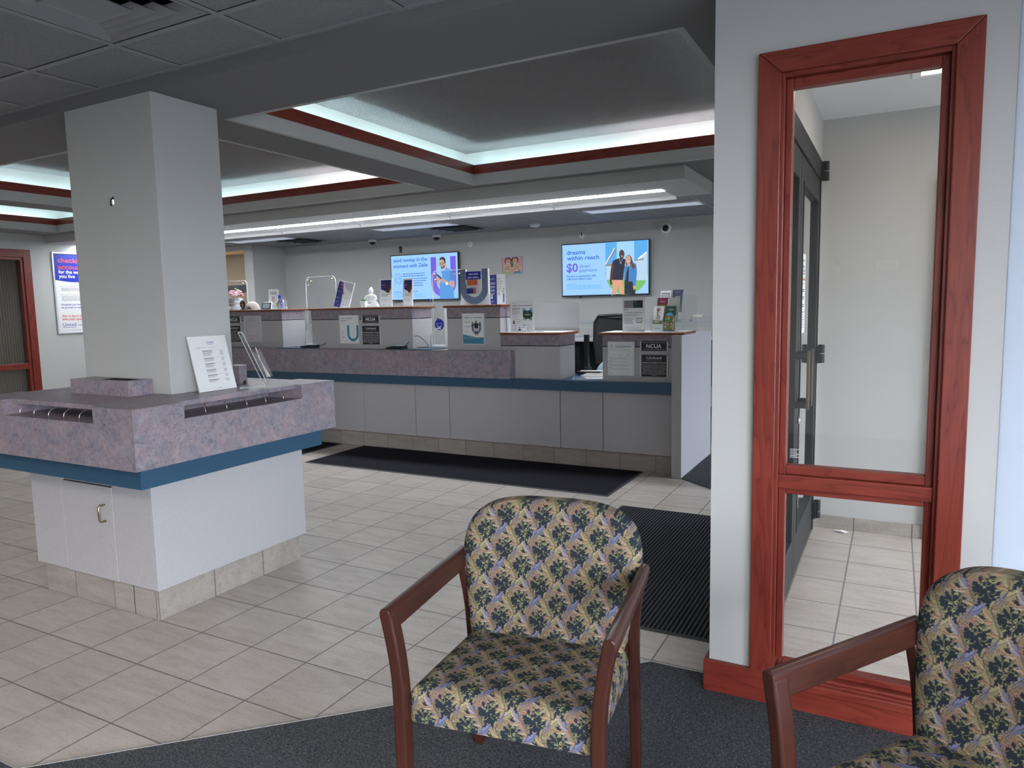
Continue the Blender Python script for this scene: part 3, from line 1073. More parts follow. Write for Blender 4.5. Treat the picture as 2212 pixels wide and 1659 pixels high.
# column rests in the middle of the desk top
bpy.data.objects['column'].data.transform(Matrix.Translation((0, 0, 0)))
for vtx in bpy.data.objects['column'].data.vertices:
    if vtx.co.z < .1:
        vtx.co.z = zt

o = thing('pen', 'white pen standing up in a small holder behind the raised desk box', 'pen', (-3.86, 2.42, zt))
MB().lathe([(.014, 0), (.014, .04), (.009, .05)], n=12).build('holder', 'black_plastic', o)
MB().tube([(0, 0, .03), (0, 0, .145)], .004, 8).build('barrel', 'white_plastic', o)
o = thing('calendar_holder', 'small dark slate coloured holder half hidden behind the slanted price sheet', 'holder', (-3.33, 2.885, zt), .1)
MB().box((-.035, -.03, 0), (.035, .03, .105)).build('body', 'slate_laminate', o, .001)
MB().box((-.034, -.029, .105), (.034, .029, .108)).build('paper', 'print_paper', o)
MB().tube([(.035, .0, .0), (.055, -.01, .018), (.07, -.02, .0)], .004, 8).build('chain', 'black_plastic', o)


# sheet in a slanted acrylic stand
# solve the sheet plane: bottom edge and lean
A = Vector((-3.137, 2.467, zt + .002))
B = Vector((-3.148, 2.712, zt + .002))
bx_ = (B - A).normalized()
wd_ = (B - A).length
up = Vector((-.068, .004, .285))
up = (up - bx_ * up.dot(bx_)).normalized()
nz_ = bx_.cross(up)
o = thing('sign_holder', 'clear acrylic stand with printed statement sheet, leaning back beside the column', 'sign', tuple(A))
Mx = Matrix((( bx_.x, -nz_.x, up.x, 0), (bx_.y, -nz_.y, up.y, 0), (bx_.z, -nz_.z, up.z, 0), (0, 0, 0, 1)))
Hh = .293
pa = MB().box((0, 0, 0), (wd_, .0015, Hh)).build('sheet', 'print_white', o)
pa.matrix_local = Mx
ac = MB().box((-.002, .002, 0), (wd_ + .002, .0045, Hh + .006)).build('back_plate', 'acrylic_edge', o)
ac.matrix_local = Mx
pr = Print()
W = wd_
pr.text('United', W * .55, Hh * .865, .0125, 'blueink', 1, 'c')
pr.lines(W * .47, Hh * .85, W * .63, Hh * .842, 1, 'blueink', .8, rag=0)
pr.text('United Federal Credit Union', W * .14, Hh * .79, .0036, 'ink', 1, width=W * .28)
pr.text('Financial Statement', W * .50, Hh * .785, .0036, 'ink', 1, width=W * .2)
pr.text('Mar. 2024', W * .18, Hh * .772, .003, 'ink', 1)
z = .735
for blk in (7, 4, 5, 4, 3, 3):
    pr.rect(W * .30, Hh * z, W * .86, Hh * (z + .0022), 'greyink')
    pr.rect(W * .30, Hh * (z - .012), W * .56, Hh * (z - .004), 'ink')
    pr.lines(W * .30, Hh * (z - .017), W * .58, Hh * (z - .017 - .0125 * blk), blk, 'greyink', .45, rag=.3, seed=blk)
    pr.lines(W * .76, Hh * (z - .012), W * .86, Hh * (z - .017 - .0125 * blk), blk, 'greyink', .45, rag=.3, seed=blk + 9)
    z -= .0125 * blk + .048
pr.rect(W * .47, Hh * .035, W * .6, Hh * .040, 'greyink')
pr.build('printed_design', o, Mx)
ft = MB().add([(0, .001, .001), (wd_, .001, .001), (wd_, .10, .001), (0, .10, .001), (0, .001, .004), (wd_, .001, .004), (wd_, .10, .004), (0, .10, .004)],
              [(0, 3, 2, 1), (4, 5, 6, 7), (0, 1, 5, 4), (1, 2, 6, 5), (2, 3, 7, 6), (3, 0, 4, 7)])
ft = ft.build('foot', 'acrylic', o)
ft.matrix_local = Matrix((( bx_.x, -bx_.y, 0, 0), (bx_.y, bx_.x, 0, 0), (0, 0, 1, 0), (0, 0, 0, 1)))

# slanted leaflet holder seen from its side
o = thing('leaflet_holder', 'clear acrylic slanted leaflet holder seen edge-on on the desk corner', 'leaflet holder', (-3.085, 2.775, zt), 0)


def seg(p, q, t=.003):
    """thin plate between two points of the x-z plane"""
    d = Vector((q[0] - p[0], q[1] - p[1])).normalized()
    n_ = Vector((-d.y, d.x)) * t / 2
    return [(p[0] + n_.x, p[1] + n_.y), (q[0] + n_.x, q[1] + n_.y), (q[0] - n_.x, q[1] - n_.y), (p[0] - n_.x, p[1] - n_.y)]


HM = Matrix.Rotation(math.radians(47.8), 4, 'Z')
base_ = MB().prism(seg((-.075, .002), (.06, .002)), 'y', -.055, .055).prism(seg((.06, .002), (.045, .035)), 'y', -.055, .055)
q = base_.build('foot', 'acrylic_edge', o, .0005)
q.matrix_local = HM
bk = MB().prism(seg((.062, .03), (-.045, .30), .0035), 'y', -.055, .055)
bk.prism(seg((.040, .035), (-.066, .30), .0025), 'y', -.055, .055).prism(seg((-.066, .30), (-.045, .302), .003), 'y', -.055, .055)
q = bk.build('back_plate', 'acrylic_edge', o, .0005)
q.matrix_local = HM
pk = MB().prism(seg((.062, .045), (.098, .06), .003), 'y', -.055, .055).prism(seg((.098, .06), (.040, .205), .003), 'y', -.055, .055)
for yy in (-.055, .052):
    pk.prism([(.062, .045), (.098, .06), (.040, .205), (.0, .188)], 'y', yy, yy + .003)
q = pk.build('pocket', 'acrylic', o, .0005)
q.matrix_local = HM
lf = thing('leaflet', 'small stack of orange and white leaflets held in the slanted desk holder', 'leaflet', (-3.085, 2.775, zt))
for nm, d, mt_, top in (('sheet', .066, 'print_paper', .19), ('sheet', .071, 'print_orange', .165), ('sheet', .076, 'print_paper', .14), ('sheet', .081, 'print_lightgrey', .12)):
    q = MB().prism(seg((d + .004, .055), (d - .048, .055 + top * .85), .003), 'y', -.048, .048).build(nm, mt_, lf)
    q.matrix_local = HM

# hook and scuff on the column
o = thing('wall_hook', 'small metal picture hook on the front of the grey column', 'hook', (-3.563, 2.365, 2.05))
MB().box((-.007, -.003, -.012), (.007, 0, .022)).build('plate', 'steel', o)
MB().tube([(0, -.003, .018), (0, -.016, .012), (0, -.018, -.008), (0, -.012, -.02), (0, -.022, -.016)], .003, 8).build('hook', 'dark_metal', o)
MB().tube([(-.014, -.004, .018), (.014, -.010, .024)], .0022, 6).build('nail', 'dark_metal', o)
mat('scuff', (0.30, 0.30, 0.30), .8)

# ------------------------------------------------------------------ teller counter
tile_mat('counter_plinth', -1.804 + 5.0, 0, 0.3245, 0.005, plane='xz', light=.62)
ct = thing('teller_counter', 'long grey laminate teller counter base with tiled plinth below the blue edge', 'counter', (-5.0, 6.2, 0))
ct2 = thing('countertop', 'long dark blue countertop lying on the teller counter base', 'countertop', (-5.0, 6.2, .705))
ct3 = thing('transaction_shelf', 'raised purple slate shelf on the left part of the blue teller countertop', 'shelf', (-6.0, 6.2, .80))
CX0 = -8.9
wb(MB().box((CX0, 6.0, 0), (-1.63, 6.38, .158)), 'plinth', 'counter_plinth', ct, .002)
wb(MB().box((CX0, 5.999, .158), (-1.63, 6.38, .70)), 'carcass', 'reveal_black', ct)
xs = [-1.632, -2.284, -2.702, -3.919, -4.335, -5.007, -6.40, -7.60, CX0]
for a, b_ in zip(xs, xs[1:]):
    g = .0035 if abs(a + 5.007) > .01 and abs(b_ + 5.007) > .01 else .0035
    ga = .0012 if abs(a + 5.007) < .01 else .0035
    gb = .0012 if abs(b_ + 5.007) < .01 else .0035
    wb(MB().box((b_ + gb, 5.984, .158), (a - ga, 5.999, .702)), 'front_panel', 'grey_laminate', ct, .001)
wb(MB().box((CX0, 5.983, .1545), (-1.632, 5.9985, .1575)), 'edge_strip', 'cap_x', ct)
wb(MB().box((CX0, 5.87, .705), (-3.14, 6.50, .80)), 'slab', 'blue_laminate', ct2, .001)
wb(MB().box((-3.1385, 5.872, .705), (-1.63, 6.50, .80)), 'slab', 'blue_laminate', ct2, .001)
wb(MB().box((CX0, 5.82, .80), (-3.14, 6.50, 1.055)), 'body', 'slate_laminate', ct3, .001)
wb(MB().box((CX0, 5.824, 1.055), (-3.146, 6.50, 1.060)), 'shelf_top', 'laminate_edge', ct3)
for a, b_ in ((-6.08, -5.68), (-4.50, -4.02)):
    wb(MB().box((a, 5.812, 1.0602), (b_, 6.22, 1.066)), 'writing_plate', 'blue_laminate', ct3, .001)
ct4 = thing('end_panel', 'tall grey end panel closing the right end of the teller counter', 'panel', (-1.59, 6.4, 0))
wb(MB().box((-1.628, 5.865, 0), (-1.550, 6.95, 1.206)), 'core', 'grey_laminate', ct4, .001)
wb(MB().box((-1.5495, 5.867, .0), (-1.545, 6.95, 1.206)), 'side_sheet', 'daylight_tint_sheet', ct4)


def pod(x0, x1, zb, zt_, label, capx1=None, yb=6.29, capx0=None):
    o = thing('counter_divider', label, 'counter divider', ((x0 + x1) / 2, 6.1, zb), 0, 'boxes standing on the teller counter')
    wb(MB().box((x0, 5.94, zb), (x1, yb, zt_ - .107)), 'body', 'grey_laminate', o, .001)
    wb(MB().box((x0 + .004, 5.944, zt_ - .107), (x1 - .004, yb - .004, zt_ - .099)), 'reveal', 'reveal_black', o)
    wb(MB().box((x0 - .001, 5.939, zt_ - .099), (x1 + .001, yb + .001, zt_)), 'slate_band', 'slate_laminate', o, .001)
    cx = x1 if capx1 is None else capx1
    c0 = x0 - .030 if capx0 is None else capx0
    wb(MB().box((c0, 5.908, zt_), (cx + .030, yb + .03, zt_ + .021)), 'cap', 'cap_x', o, .009, 3)
    wb(MB().box((x0 - .012, 5.926, zt_ + .0208), (cx + .012, yb + .012, zt_ + .0225)), 'cap_top', 'bright_paint', o)
    return o


PH = 1.4945
pod(-7.55, -6.10, 1.06, 1.472, 'leftmost counter divider box, next to the column, with pink flowers on it')
pod(-5.66, -4.305, 1.06, 1.472, 'wide counter divider box under the white buddha statue')
pod(-3.886, -3.29, 1.06, 1.472, 'tall narrow counter divider box under the big U display', yb=6.24)
pod(-3.288, -2.675, .80, 1.207, 'low counter divider box with the 850 dollar home loan sign on top', yb=6.28, capx0=-3.2885)
pod(-2.265, -1.631, .80, 1.207, 'low counter divider box at the right end carrying the brochure rack', capx1=-1.567)
LH = 1.2295


# ---- framed signs fixed to the divider boxes
def plate(name, label, cat, x0, x1, z0, z1, bg_, rails, design, group=None, y=5.94, bow=0.0):
    W_, H_ = x1 - x0, z1 - z0
    o = thing(name, label, cat, ((x0 + x1) / 2, y, z0), 0, group)
    MB().box((-W_ / 2, -.006, 0), (W_ / 2, -.0005, H_)).build('panel', bg_, o, .0006)
    if rails:
        for s_ in (-1, 1):
            MB().box((s_ * W_ / 2 - s_ * .008, -.010, 0), (s_ * W_ / 2 + s_ * .002, -.0005, H_)).build('rail', rails, o, .001)
    pr = Print()
    design(pr, W_, H_)
    pr.build('printed_design', o, Matrix.Translation((-W_ / 2, -.0063, 0)))
    return o


def d_ncua(p, W, H):
    p.text('NCUA', W / 2, H * .30, H * .40, 'white', 1, 'c', W * .56, bold=True)
    p.lines(W * .08, H * .90, W * .92, H * .80, 2, 'lightgrey', .35, rag=0, seed=2)
    p.lines(W * .10, H * .16, W * .90, H * .10, 1, 'lightgrey', .6, rag=0, seed=3)


POL = ['Our general policy is to allow you to withdraw', 'funds deposited in your account on the first', 'business day after the day we receive your',
       'deposit. Funds from electronic direct deposits', 'will be available on the day we receive the', 'deposit. In some cases, we may delay your',
       'ability to withdraw funds beyond the first', 'business day. Then, the funds will generally be', 'available by the fifth business day after the day', 'of deposit.']


def d_united(p, W, H):
    p.text('United', W / 2, H * .81, H * .125, 'white', 1, 'c', W * .54)
    p.text('FEDERAL CREDIT UNION', W / 2, H * .725, H * .022, 'lightgrey', 1, 'c', W * .53)
    p.text('FUNDS AVAILABILITY POLICY', W / 2, H * .615, H * .048, 'white', 1, 'c', W * .88, bold=True)
    for i, t in enumerate(POL):
        p.text(t, W / 2, H * (.535 - i * .053), H * .030, 'white', 1, 'c', W * min(.90, .0195 * len(t)))


def d_fraud(p, W, H):
    p.ell(W * .14, H * .885, W * .035, W * .035, 'lightgrey')
    p.ell(W * .14, H * .83, W * .055, W * .055, 'lightgrey')
    p.ell(W * .14, H * .83, W * .040, W * .040, 'paper', 2)
    p.stroke([(W * .17, H * .81), (W * .22, H * .78)], .004, 'lightgrey', 2)
    p.lines(W * .29, H * .925, W * .6, H * .915, 1, 'lightgrey', .8, rag=0)
    p.text('fraud prevention', W * .29, H * .845, H * .045, 'blueink', 1, width=W * .60, bold=True)
    p.lines(W * .29, H * .82, W * .65, H * .81, 1, 'greyink', .8, rag=0, seed=5)
    p.lines(W * .08, H * .765, W * .88, H * .74, 2, 'lightgrey', .5, rag=.1, seed=6)
    for i in range(3):
        c = W * (.21 + i * .265)
        p.lines(c - W * .09, H * .618, c + W * .09, H * .60, 2, 'greyink', .5, center=True, rag=.3, seed=i)
    z = .56
    for n_, sd in ((4, 1), (2, 2), (4, 3), (3, 4)):
        p.lines(W * .07, H * z, W * .13, H * (z - .012), 1, 'ink', .8, rag=0)
        p.lines(W * .07, H * (z - .02), W * .92, H * (z - .02 - n_ * .02), n_, 'lightgrey', .45, rag=.25, seed=sd)
        z -= .035 + n_ * .022
    p.text('United', W * .07, H * .055, H * .026, 'blueink', 1)
    p.lines(W * .26, H * .07, W * .80, H * .055, 1, 'lightgrey', .6, rag=0, seed=8)


def d_renov(p, W, H):
    p.lines(W * .10, H * .945, W * .8, H * .93, 1, 'lightgrey', .7, rag=0)
    p.text('ready to renovate', W * .08, H * .845, H * .052, 'steelblue', 1, width=W * .80, bold=True)
    p.text('4.99%', W * .10, H * .70, H * .05, 'greyink', 1, width=W * .25)
    p.text('7.99%', W * .10, H * .55, H * .05, 'steelblue', 1, width=W * .25)
    p.lines(W * .10, H * .44, W * .32, H * .38, 3, 'lightgrey', .5, seed=2)
    p.u(W * .64, H * .72, H * .34, W * .21, W * .09, 'steelblue')
    p.ell(W * .63, H * .735, W * .05, H * .038, 'hairb', 2)
    p.ell(W * .63, H * .735, W * .035, H * .03, 'skin', 3)
    p.poly([(W * .53, H * .66), (W * .60, H * .70), (W * .67, H * .70), (W * .74, H * .66), (W * .72, H * .52), (W * .56, H * .52)], 'ink', 2)
    p.poly([(W * .54, H * .52), (W * .73, H * .52), (W * .76, H * .42), (W * .52, H * .42)], 'lightgrey', 2)
    p.stroke([(W * .53, H * .66), (W * .45, H * .58), (W * .42, H * .62)], W * .04, 'ink', 2)
    p.stroke([(W * .74, H * .66), (W * .82, H * .60)], W * .04, 'ink', 2)
    p.stroke([(W * .59, H * .42), (W * .60, H * .30)], W * .045, 'ink', 3)
    p.stroke([(W * .68, H * .42), (W * .69, H * .31)], W * .045, 'ink', 3)
    n_ = 16
    top = [(W * i / n_, H * (.335 - .11 * math.sin(PI * .55 * i / n_))) for i in range(n_ + 1)]
    p.poly([(0, H * .02)] + [(W, H * .02)] + top[::-1], 'teal', 1)
    p.text('united', W * .08, H * .20, H * .03, 'white', 2)
    p.lines(W * .30, H * .22, W * .85, H * .205, 1, 'white', .6, layer=2, seed=4)


def d_u(p, W, H):
    p.text('your trusted', W * .08, H * .875, H * .048, 'steelblue', 1, width=W * .56, bold=True)
    p.text('advisor', W * .08, H * .785, H * .048, 'steelblue', 1, width=W * .32, bold=True)
    p.lines(W * .09, H * .73, W * .3, H * .715, 1, 'greyink', .8, rag=0)
    p.rect(W * .10, H * .685, W * .74, H * .688, 'greyink')
    p.u(W * .68, H * .645, H * .08, W * .285, W * .10, 'teal')
    p.lines(W * .10, H * .43, W * .28, H * .32, 5, 'lightgrey', .4, seed=3)
    p.lines(W * .10, H * .24, W * .27, H * .20, 2, 'greyink', .6, seed=4)
    p.lines(W * .10, H * .10, W * .5, H * .08, 1, 'lightgrey', .6, seed=5)


def d_list(p, W, H):
    p.text('Important', W * .12, H * .86, H * .03, 'slate', 1, width=W * .45)
    p.text('information', W * .12, H * .80, H * .03, 'slate', 1, width=W * .62)
    p.rect(W * .10, H * .76, W * .78, H * .763, 'greyink')
    for i in range(5):
        z = H * (.69 - i * .09)
        p.ell(W * .13, z - H * .01, W * .014, W * .014, 'ink')
        p.lines(W * .2, z, W * .88, z - H * .05, 3, 'lightgrey', .4, seed=i)
    p.lines(W * .12, H * .24, W * .82, H * .20, 2, 'red', .4, seed=7)
    p.ell(W * .40, H * .13, W * .03, W * .04, 'greyink')


GN = 'black deposit insurance plates'
plate('insurance_sign', 'black deposit insurance plate on the right end divider beside the fraud notice', 'sign', -1.919, -1.681, 1.071, 1.152, 'print_charcoal', 'silver_frame', d_ncua)
plate('insurance_sign', 'black deposit insurance plate on the wide divider under the white statue', 'sign', -4.949, -4.717, 1.328, 1.410, 'print_charcoal', 'silver_frame', d_ncua)
plate('insurance_sign', 'black deposit insurance plate cut off by the column edge', 'sign', -6.98, -6.757, 1.342, 1.423, 'print_charcoal', 'silver_frame', d_ncua)
plate('policy_sign', 'black funds policy plate on the right end divider, fully visible text', 'sign', -1.919, -1.681, .850, 1.036, 'print_charcoal', 'silver_frame', d_united)
plate('policy_sign', 'black funds policy plate on the wide divider beside the teal U poster', 'sign', -4.958, -4.713, 1.105, 1.299, 'print_charcoal', 'silver_frame', d_united)
plate('policy_sign', 'black funds policy plate partly hidden behind the column', 'sign', -7.0, -6.757, 1.122, 1.310, 'print_charcoal', 'silver_frame', d_united)
plate('fraud_notice', 'white fraud prevention notice in a clear frame on the right end divider', 'notice', -2.213, -1.973, .853, 1.148, 'print_khaki', 'silver_frame', d_fraud)
bpy.data.objects['fraud_notice'].children[0].data.materials[0] = MATS['print_paper']
plate('renovation_poster', 'small poster of a woman in black before a U, on the narrow tall divider', 'poster', -3.71, -3.46, 1.114, 1.412, 'print_paper', 'silver_frame', d_renov)
plate('advisor_poster', 'small white poster with a large teal letter U on the wide divider', 'poster', -5.26, -4.99, 1.113, 1.413, 'print_paper', 'silver_frame', d_u)
plate('information_poster', 'white bulleted information sheet in a frame next to the column', 'poster', -6.70, -6.425, 1.12, 1.425, 'print_lightgrey', 'silver_frame', d_list)


# ------------------------------------------------------------------ things on the divider boxes
def stand(name, label, cat, x0, x1, z0, z1, y, design, lean=0.0, rz=0.0, sheet='print_paper', side=False, group=None):
    """upright or leaning clear stand with a printed sheet"""
    W_, H_ = x1 - x0, z1 - z0
    o = thing(name, label, cat, ((x0 + x1) / 2, y, z0), rz, group)
    Mt = Matrix.Rotation(-lean, 4, 'X') @ Matrix.Translation((-W_ / 2, 0, 0))
    q = MB().box((0, 0, 0), (W_, .0016, H_)).build('sheet', sheet, o)
    q.matrix_local = Mt
    q = MB().box((-.003, .0018, 0), (W_ + .003, .0045, H_ + .004)).build('back_plate', 'acrylic_edge', o)
    q.matrix_local = Mt
    MB().box((-W_ / 2, -.012, .0), (W_ / 2, .05, .0025)).build('foot', 'acrylic', o)
    if side:
        for a in (-.006, W_ + .003):
            q = MB().box((a, -.006, 0), (a + .003, .006, H_)).build('rim', 'acrylic_edge', o)
            q.matrix_local = Mt
    pr = Print()
    design(pr, W_, H_)
    q = pr.build('printed_design', o)
    q.matrix_local = Mt @ Matrix.Translation((0, -.0004, 0))
    return o


def d_slant(p, W, H):
    p.poly([(0, 0), (W * .42, 0), (W * .46, H * .5), (W * .30, H * .95), (0, H * .98)], 'purple')
    p.poly([(0, 0), (W * .40, 0), (W * .42, H * .5), (W * .12, H * .97), (0, H * .97)], 'navy', 2)
    p.poly([(W * .30, H * .97), (W, H * .97), (W, H * .60), (W * .55, H * .72)], 'lightgrey', 1)
    for i in range(3):
        p.stroke([(W * (.45 + .17 * i), H * .12), (W * (.45 + .17 * i), H * (.68 - .02 * i))], .005, 'lightgrey', 3)
    p.stroke([(W * .45, H * .12), (W * .95, H * .14)], .006, 'lightgrey', 3)
    p.stroke([(W * .45, H * .40), (W * .95, H * .38)], .004, 'lightgrey', 3)
    p.ell(W * .46, H * .55, W * .06, H * .045, 'skin', 4)
    p.poly([(W * .40, H * .5), (W * .54, H * .5), (W * .52, H * .28), (W * .42, H * .28)], 'paper', 4)
    p.stroke([(W * .08, H * .72), (W * .24, H * .72)], .009, 'red', 4)
    for z in (.86, .60, .36, .22):
        p.lines(W * .06, H * z, W * .28, H * (z - .04), 2, 'lightgrey', .5, 4, seed=int(z * 50))
    p.lines(W * .06, H * .1, W * .5, H * .05, 2, 'purple', .5, 4)


def d_leaf(p, W, H, t=0):
    p.poly([(W * .06, H * .96), (W * .94, H * .96), (W * .94, H * .64), (W * .5, H * .55), (W * .06, H * .64)], 'navy')
    p.text(['borrow', 'get'][t], W * .12, H * .86, H * .035, 'red', 2, width=W * .35)
    p.text(['when', 'up to'][t], W * .12, H * .78, H * .035, 'white', 2, width=W * .3)
    p.text(['it fits', 'now'][t], W * .12, H * .70, H * .035, 'red', 2, width=W * .3)
    p.ell(W * .66, H * .86, W * .09, H * .035, 'darkskin', 3)
    p.poly([(W * .50, H * .80), (W * .82, H * .80), (W * .90, H * .62), (W * .78, H * .50), (W * .56, H * .50), (W * .46, H * .62)], 'hairb', 2)
    p.poly([(W * .58, H * .80), (W * .70, H * .80), (W * .70, H * .60), (W * .58, H * .60)], 'charcoal', 3)
    p.lines(W * .12, H * .46, W * .88, H * .36, 3, 'greyink', .5, seed=1)
    p.lines(W * .12, H * .30, W * .88, H * .17, 4, 'lightgrey', .5, seed=2)
    p.text('United', W * .12, H * .07, H * .028, 'steelblue', 1, width=W * .3)


stand('leaning_brochure', 'leaning acrylic stand with purple and white brochure on the wide divider', 'brochure', -5.425, -5.18, PH, 1.785, 6.02, d_slant, math.radians(12), math.radians(-10), 'print_white', True)
bpy.data.objects['leaning_brochure'].rotation_euler = (0, math.radians(10), math.radians(-10))
stand('leaflet_stand', 'upright leaflet in a clear stand just right of the white statue', 'leaflet stand', -4.815, -4.665, PH, 1.785, 6.08, lambda p, W, H: d_leaf(p, W, H, 0), math.radians(4), 0, 'print_paper', True)
stand('leaflet_stand', 'narrow leaflet stand on the wide divider, in front of the left monitor', 'leaflet stand', -4.51, -4.40, PH, 1.775, 6.08, lambda p, W, H: d_leaf(p, W, H, 1), math.radians(4), 0, 'print_paper', True)


def d_small(p, W, H):
    p.lines(W * .12, H * .88, W * .88, H * .72, 3, 'steelblue', .55, center=True, rag=.2, seed=3)
    p.ell(W * .5, H * .50, W * .16, H * .15, 'red')
    p.ell(W * .5, H * .50, W * .12, H * .12, 'paper', 2)
    p.rect(W * .42, H * .40, W * .60, H * .60, 'lightgrey', 3)
    p.lines(W * .12, H * .25, W * .88, H * .1, 3, 'lightgrey', .5, seed=5)


stand('survey_card', 'small white upright card stand on the leftmost divider behind the tablet', 'card stand', -6.46, -6.33, PH, 1.725, 6.10, d_small, math.radians(5), .15, 'print_paper')

# tablet-like card reader on the leftmost divider
o = thing('tablet', 'small black tablet on a white base on the leftmost divider', 'tablet', (-6.455, 6.04, PH), .2)
q = MB().box((-.06, 0, .005), (.06, .008, .082)).build('body', 'black_plastic', o, .002)
q.matrix_local = Matrix.Rotation(-.35, 4, 'X')
q = MB().box((-.048, -.001, .014), (.048, 0, .073)).build('screen', 'tablet_screen', o)
q.matrix_local = Matrix.Rotation(-.35, 4, 'X')
MB().box((-.055, .03, 0), (.055, .075, .085)).build('base', 'white_plastic', o, .004)

# pen jar
o = thing('pen_jar', 'square clear glass jar with blue pens at the end of the leftmost divider', 'jar', (-6.205, 6.05, PH), 0)
MB().lathe([(.052, 0), (.058, .004), (.060, .07), (.058, .085), (.042, .105), (.042, .120), (.047, .122), (.047, .126), (.038, .126), (.038, .106), (.052, .086), (.054, .008)], n=8, sx=1, sy=1).build('glass', 'jar_glass', o)
for i, (dx, dy, L) in enumerate(((-.02, .0, .13), (-.005, .012, .13), (.012, -.008, .125), (.0, -.015, .12))):
    MB().tube([(dx * .3, dy, .008), (dx * 1.2, dy * 1.2, L)], .0065, 8).build('pen', 'print_royal', o)
MB().lathe([(.001, .0), (.016, .004), (.016, .028), (.002, .055)], (-.028, 0, .118), 10).build('pen_cap', 'print_royal', o)

# flower bucket
o = thing('flower_bucket', 'pink flowers in a ribbed galvanised bucket beside the column', 'flowers', (-6.97, 6.06, PH))
MB().lathe([(.075, 0), (.080, .002), (.084, .04), (.087, .043), (.085, .047), (.090, .085), (.093, .088), (.091, .092), (.098, .135), (.103, .138), (.100, .142), (.094, .138), (.09, .10)], n=28).build('bucket', 'galvanised', o)
rf = random.Random(4)
for i in range(46):
    a = rf.random() * 2 * PI
    r_ = .105 * math.sqrt(rf.random())
    zz = .155 + (.085 * (1 - (r_ / .12) ** 2)) * (.6 + .5 * rf.random())
    c = (r_ * math.cos(a), r_ * math.sin(a), zz)
    if i < 40:
        mb = MB()
        for k2 in range(5):
            an = a + k2 * 2 * PI / 5
            mb.ball((c[0] + .011 * math.cos(an), c[1] + .011 * math.sin(an), c[2]), .0125, 8, sc=(1, 1, .6))
        mb.ball((c[0], c[1], c[2] + .004), .009, 8)
        mb.build('flower', 'petal_pink' if rf.random() < .6 else 'petal_pale', o)
    else:
        MB().ball(c, .02, 8, sc=(1, .5, 1)).build('leaf', 'leaf_green', o)
# award medallion and tape shell
o = thing('medallion', 'black oval award with gold lettering on a small stand beside the flower bucket', 'award', (-6.77, 5.99, PH))
MB().lathe([(.03, 0), (.032, .004), (.030, .009), (.012, .012)], n=20, sx=1.2, sy=.8).build('foot', 'black_plastic', o)
q = MB().lathe([(.001, -.006), (.040, -.006), (.043, 0), (.040, .006), (.001, .006)], n=28).build('disc', 'black_plastic', o)
q.matrix_local = Matrix.Translation((0, 0, .062)) @ Matrix.Rotation(PI / 2, 4, 'X') @ Matrix.Diagonal((1, 1.18, 1, 1))
mat('gold_print', (.50, .28, .14), .4)
mb = MB()
for cx, cz, r_ in ((0, .088, .011), (0, .062, .010), (.006, .040, .008)):
    pts = [(cx + r_ * math.cos(2 * PI * i / 12), -.0072, cz + r_ * math.sin(2 * PI * i / 12)) for i in range(12)]
    mb.add(pts, [tuple(range(12))])
mb.box((-.026, -.0076, .058), (.026, -.0070, .066))
mb.build('gold_print', 'gold_print', o)
o = thing('seashell', 'large ribbed beige and white shell lying behind the black award', 'ornament', (-6.70, 6.07, PH))
mb = MB()
nn, mm = 28, 12
v, f = [], []
for i in range(nn):
    a = PI * i / (nn - 1)
    for j in range(mm):
        t = j / (mm - 1)
        rr = .10 * (.35 + .65 * math.sin(PI * t)) * (1 + .035 * math.cos(i * 1.9))
        v.append((.115 * math.cos(a) * (.3 + .7 * math.sin(PI * t) ** .5), -.05 + .10 * t, .002 + rr * math.sin(a) * .95))
for i in range(nn - 1):
    for j in range(mm - 1):
        f.append((i * mm + j, i * mm + j + 1, (i + 1) * mm + j + 1, (i + 1) * mm + j))
mb.add(v, f, 0, True)
mb.build('shell', 'grey_felt', o)

# white seated statue with planter
o = thing('buddha_statue', 'small white seated buddha statue on the wide divider', 'statue', (-4.945, 6.10, PH))
mb = MB()
mb.lathe([(.001, 0), (.085, 0), (.093, .012), (.088, .026), (.06, .034), (.001, .036)], n=28, sx=1, sy=.75)
mb.ball((-.055, -.02, .036), .034, 14, sc=(1.3, 1, .62)).ball((.055, -.02, .036), .034, 14, sc=(1.3, 1, .62))
mb.lathe([(.001, .03), (.055, .034), (.058, .055), (.050, .085), (.056, .112), (.048, .128), (.022, .138), (.018, .150), (.001, .152)], n=24, sy=.7)
mb.tube([(-.050, -.005, .118), (-.066, -.012, .085), (-.058, -.035, .058), (-.018, -.052, .052)], [.017, .016, .013, .010], 12)
mb.tube([(.050, -.005, .118), (.066, -.012, .085), (.058, -.035, .058), (.018, -.052, .052)], [.017, .016, .013, .010], 12)
mb.build('body', 'ceramic_white', o)
mb = MB()
mb.ball((0, -.002, .170), .029, 18, sc=(.88, .92, 1.12)).ball((0, .004, .199), .014, 12)
mb.ball((-.027, .0, .166), .006, 8, sc=(.5, 1, 1.8)).ball((.027, .0, .166), .006, 8, sc=(.5, 1, 1.8)).ball((0, -.029, .168), .0045, 8, sc=(.8, 1, 1.6))
mb.build('head', 'ceramic_white', o)
o = thing('succulent_pot', 'tiny green succulent in a white square pot held before the statue', 'plant', (-4.985, 6.022, PH + .022))
MB().prism([(-.030, 0), (.030, 0), (.036, .044), (-.036, .044)], 'y', -.020, .020).build('pot', 'ceramic_white', o, .002)
MB().box((-.03, -.018, -.022), (.03, .018, 0)).build('pedestal', 'ceramic_white', o, .002)
for i in range(14):
    a = i * 2.4
    r_ = .004 + .0016 * i
    MB().ball((r_ * math.cos(a), r_ * math.sin(a) * .7, .052), .008, 6, sc=(1, 1, 1.3)).build('leaf', 'leaf_green', o)

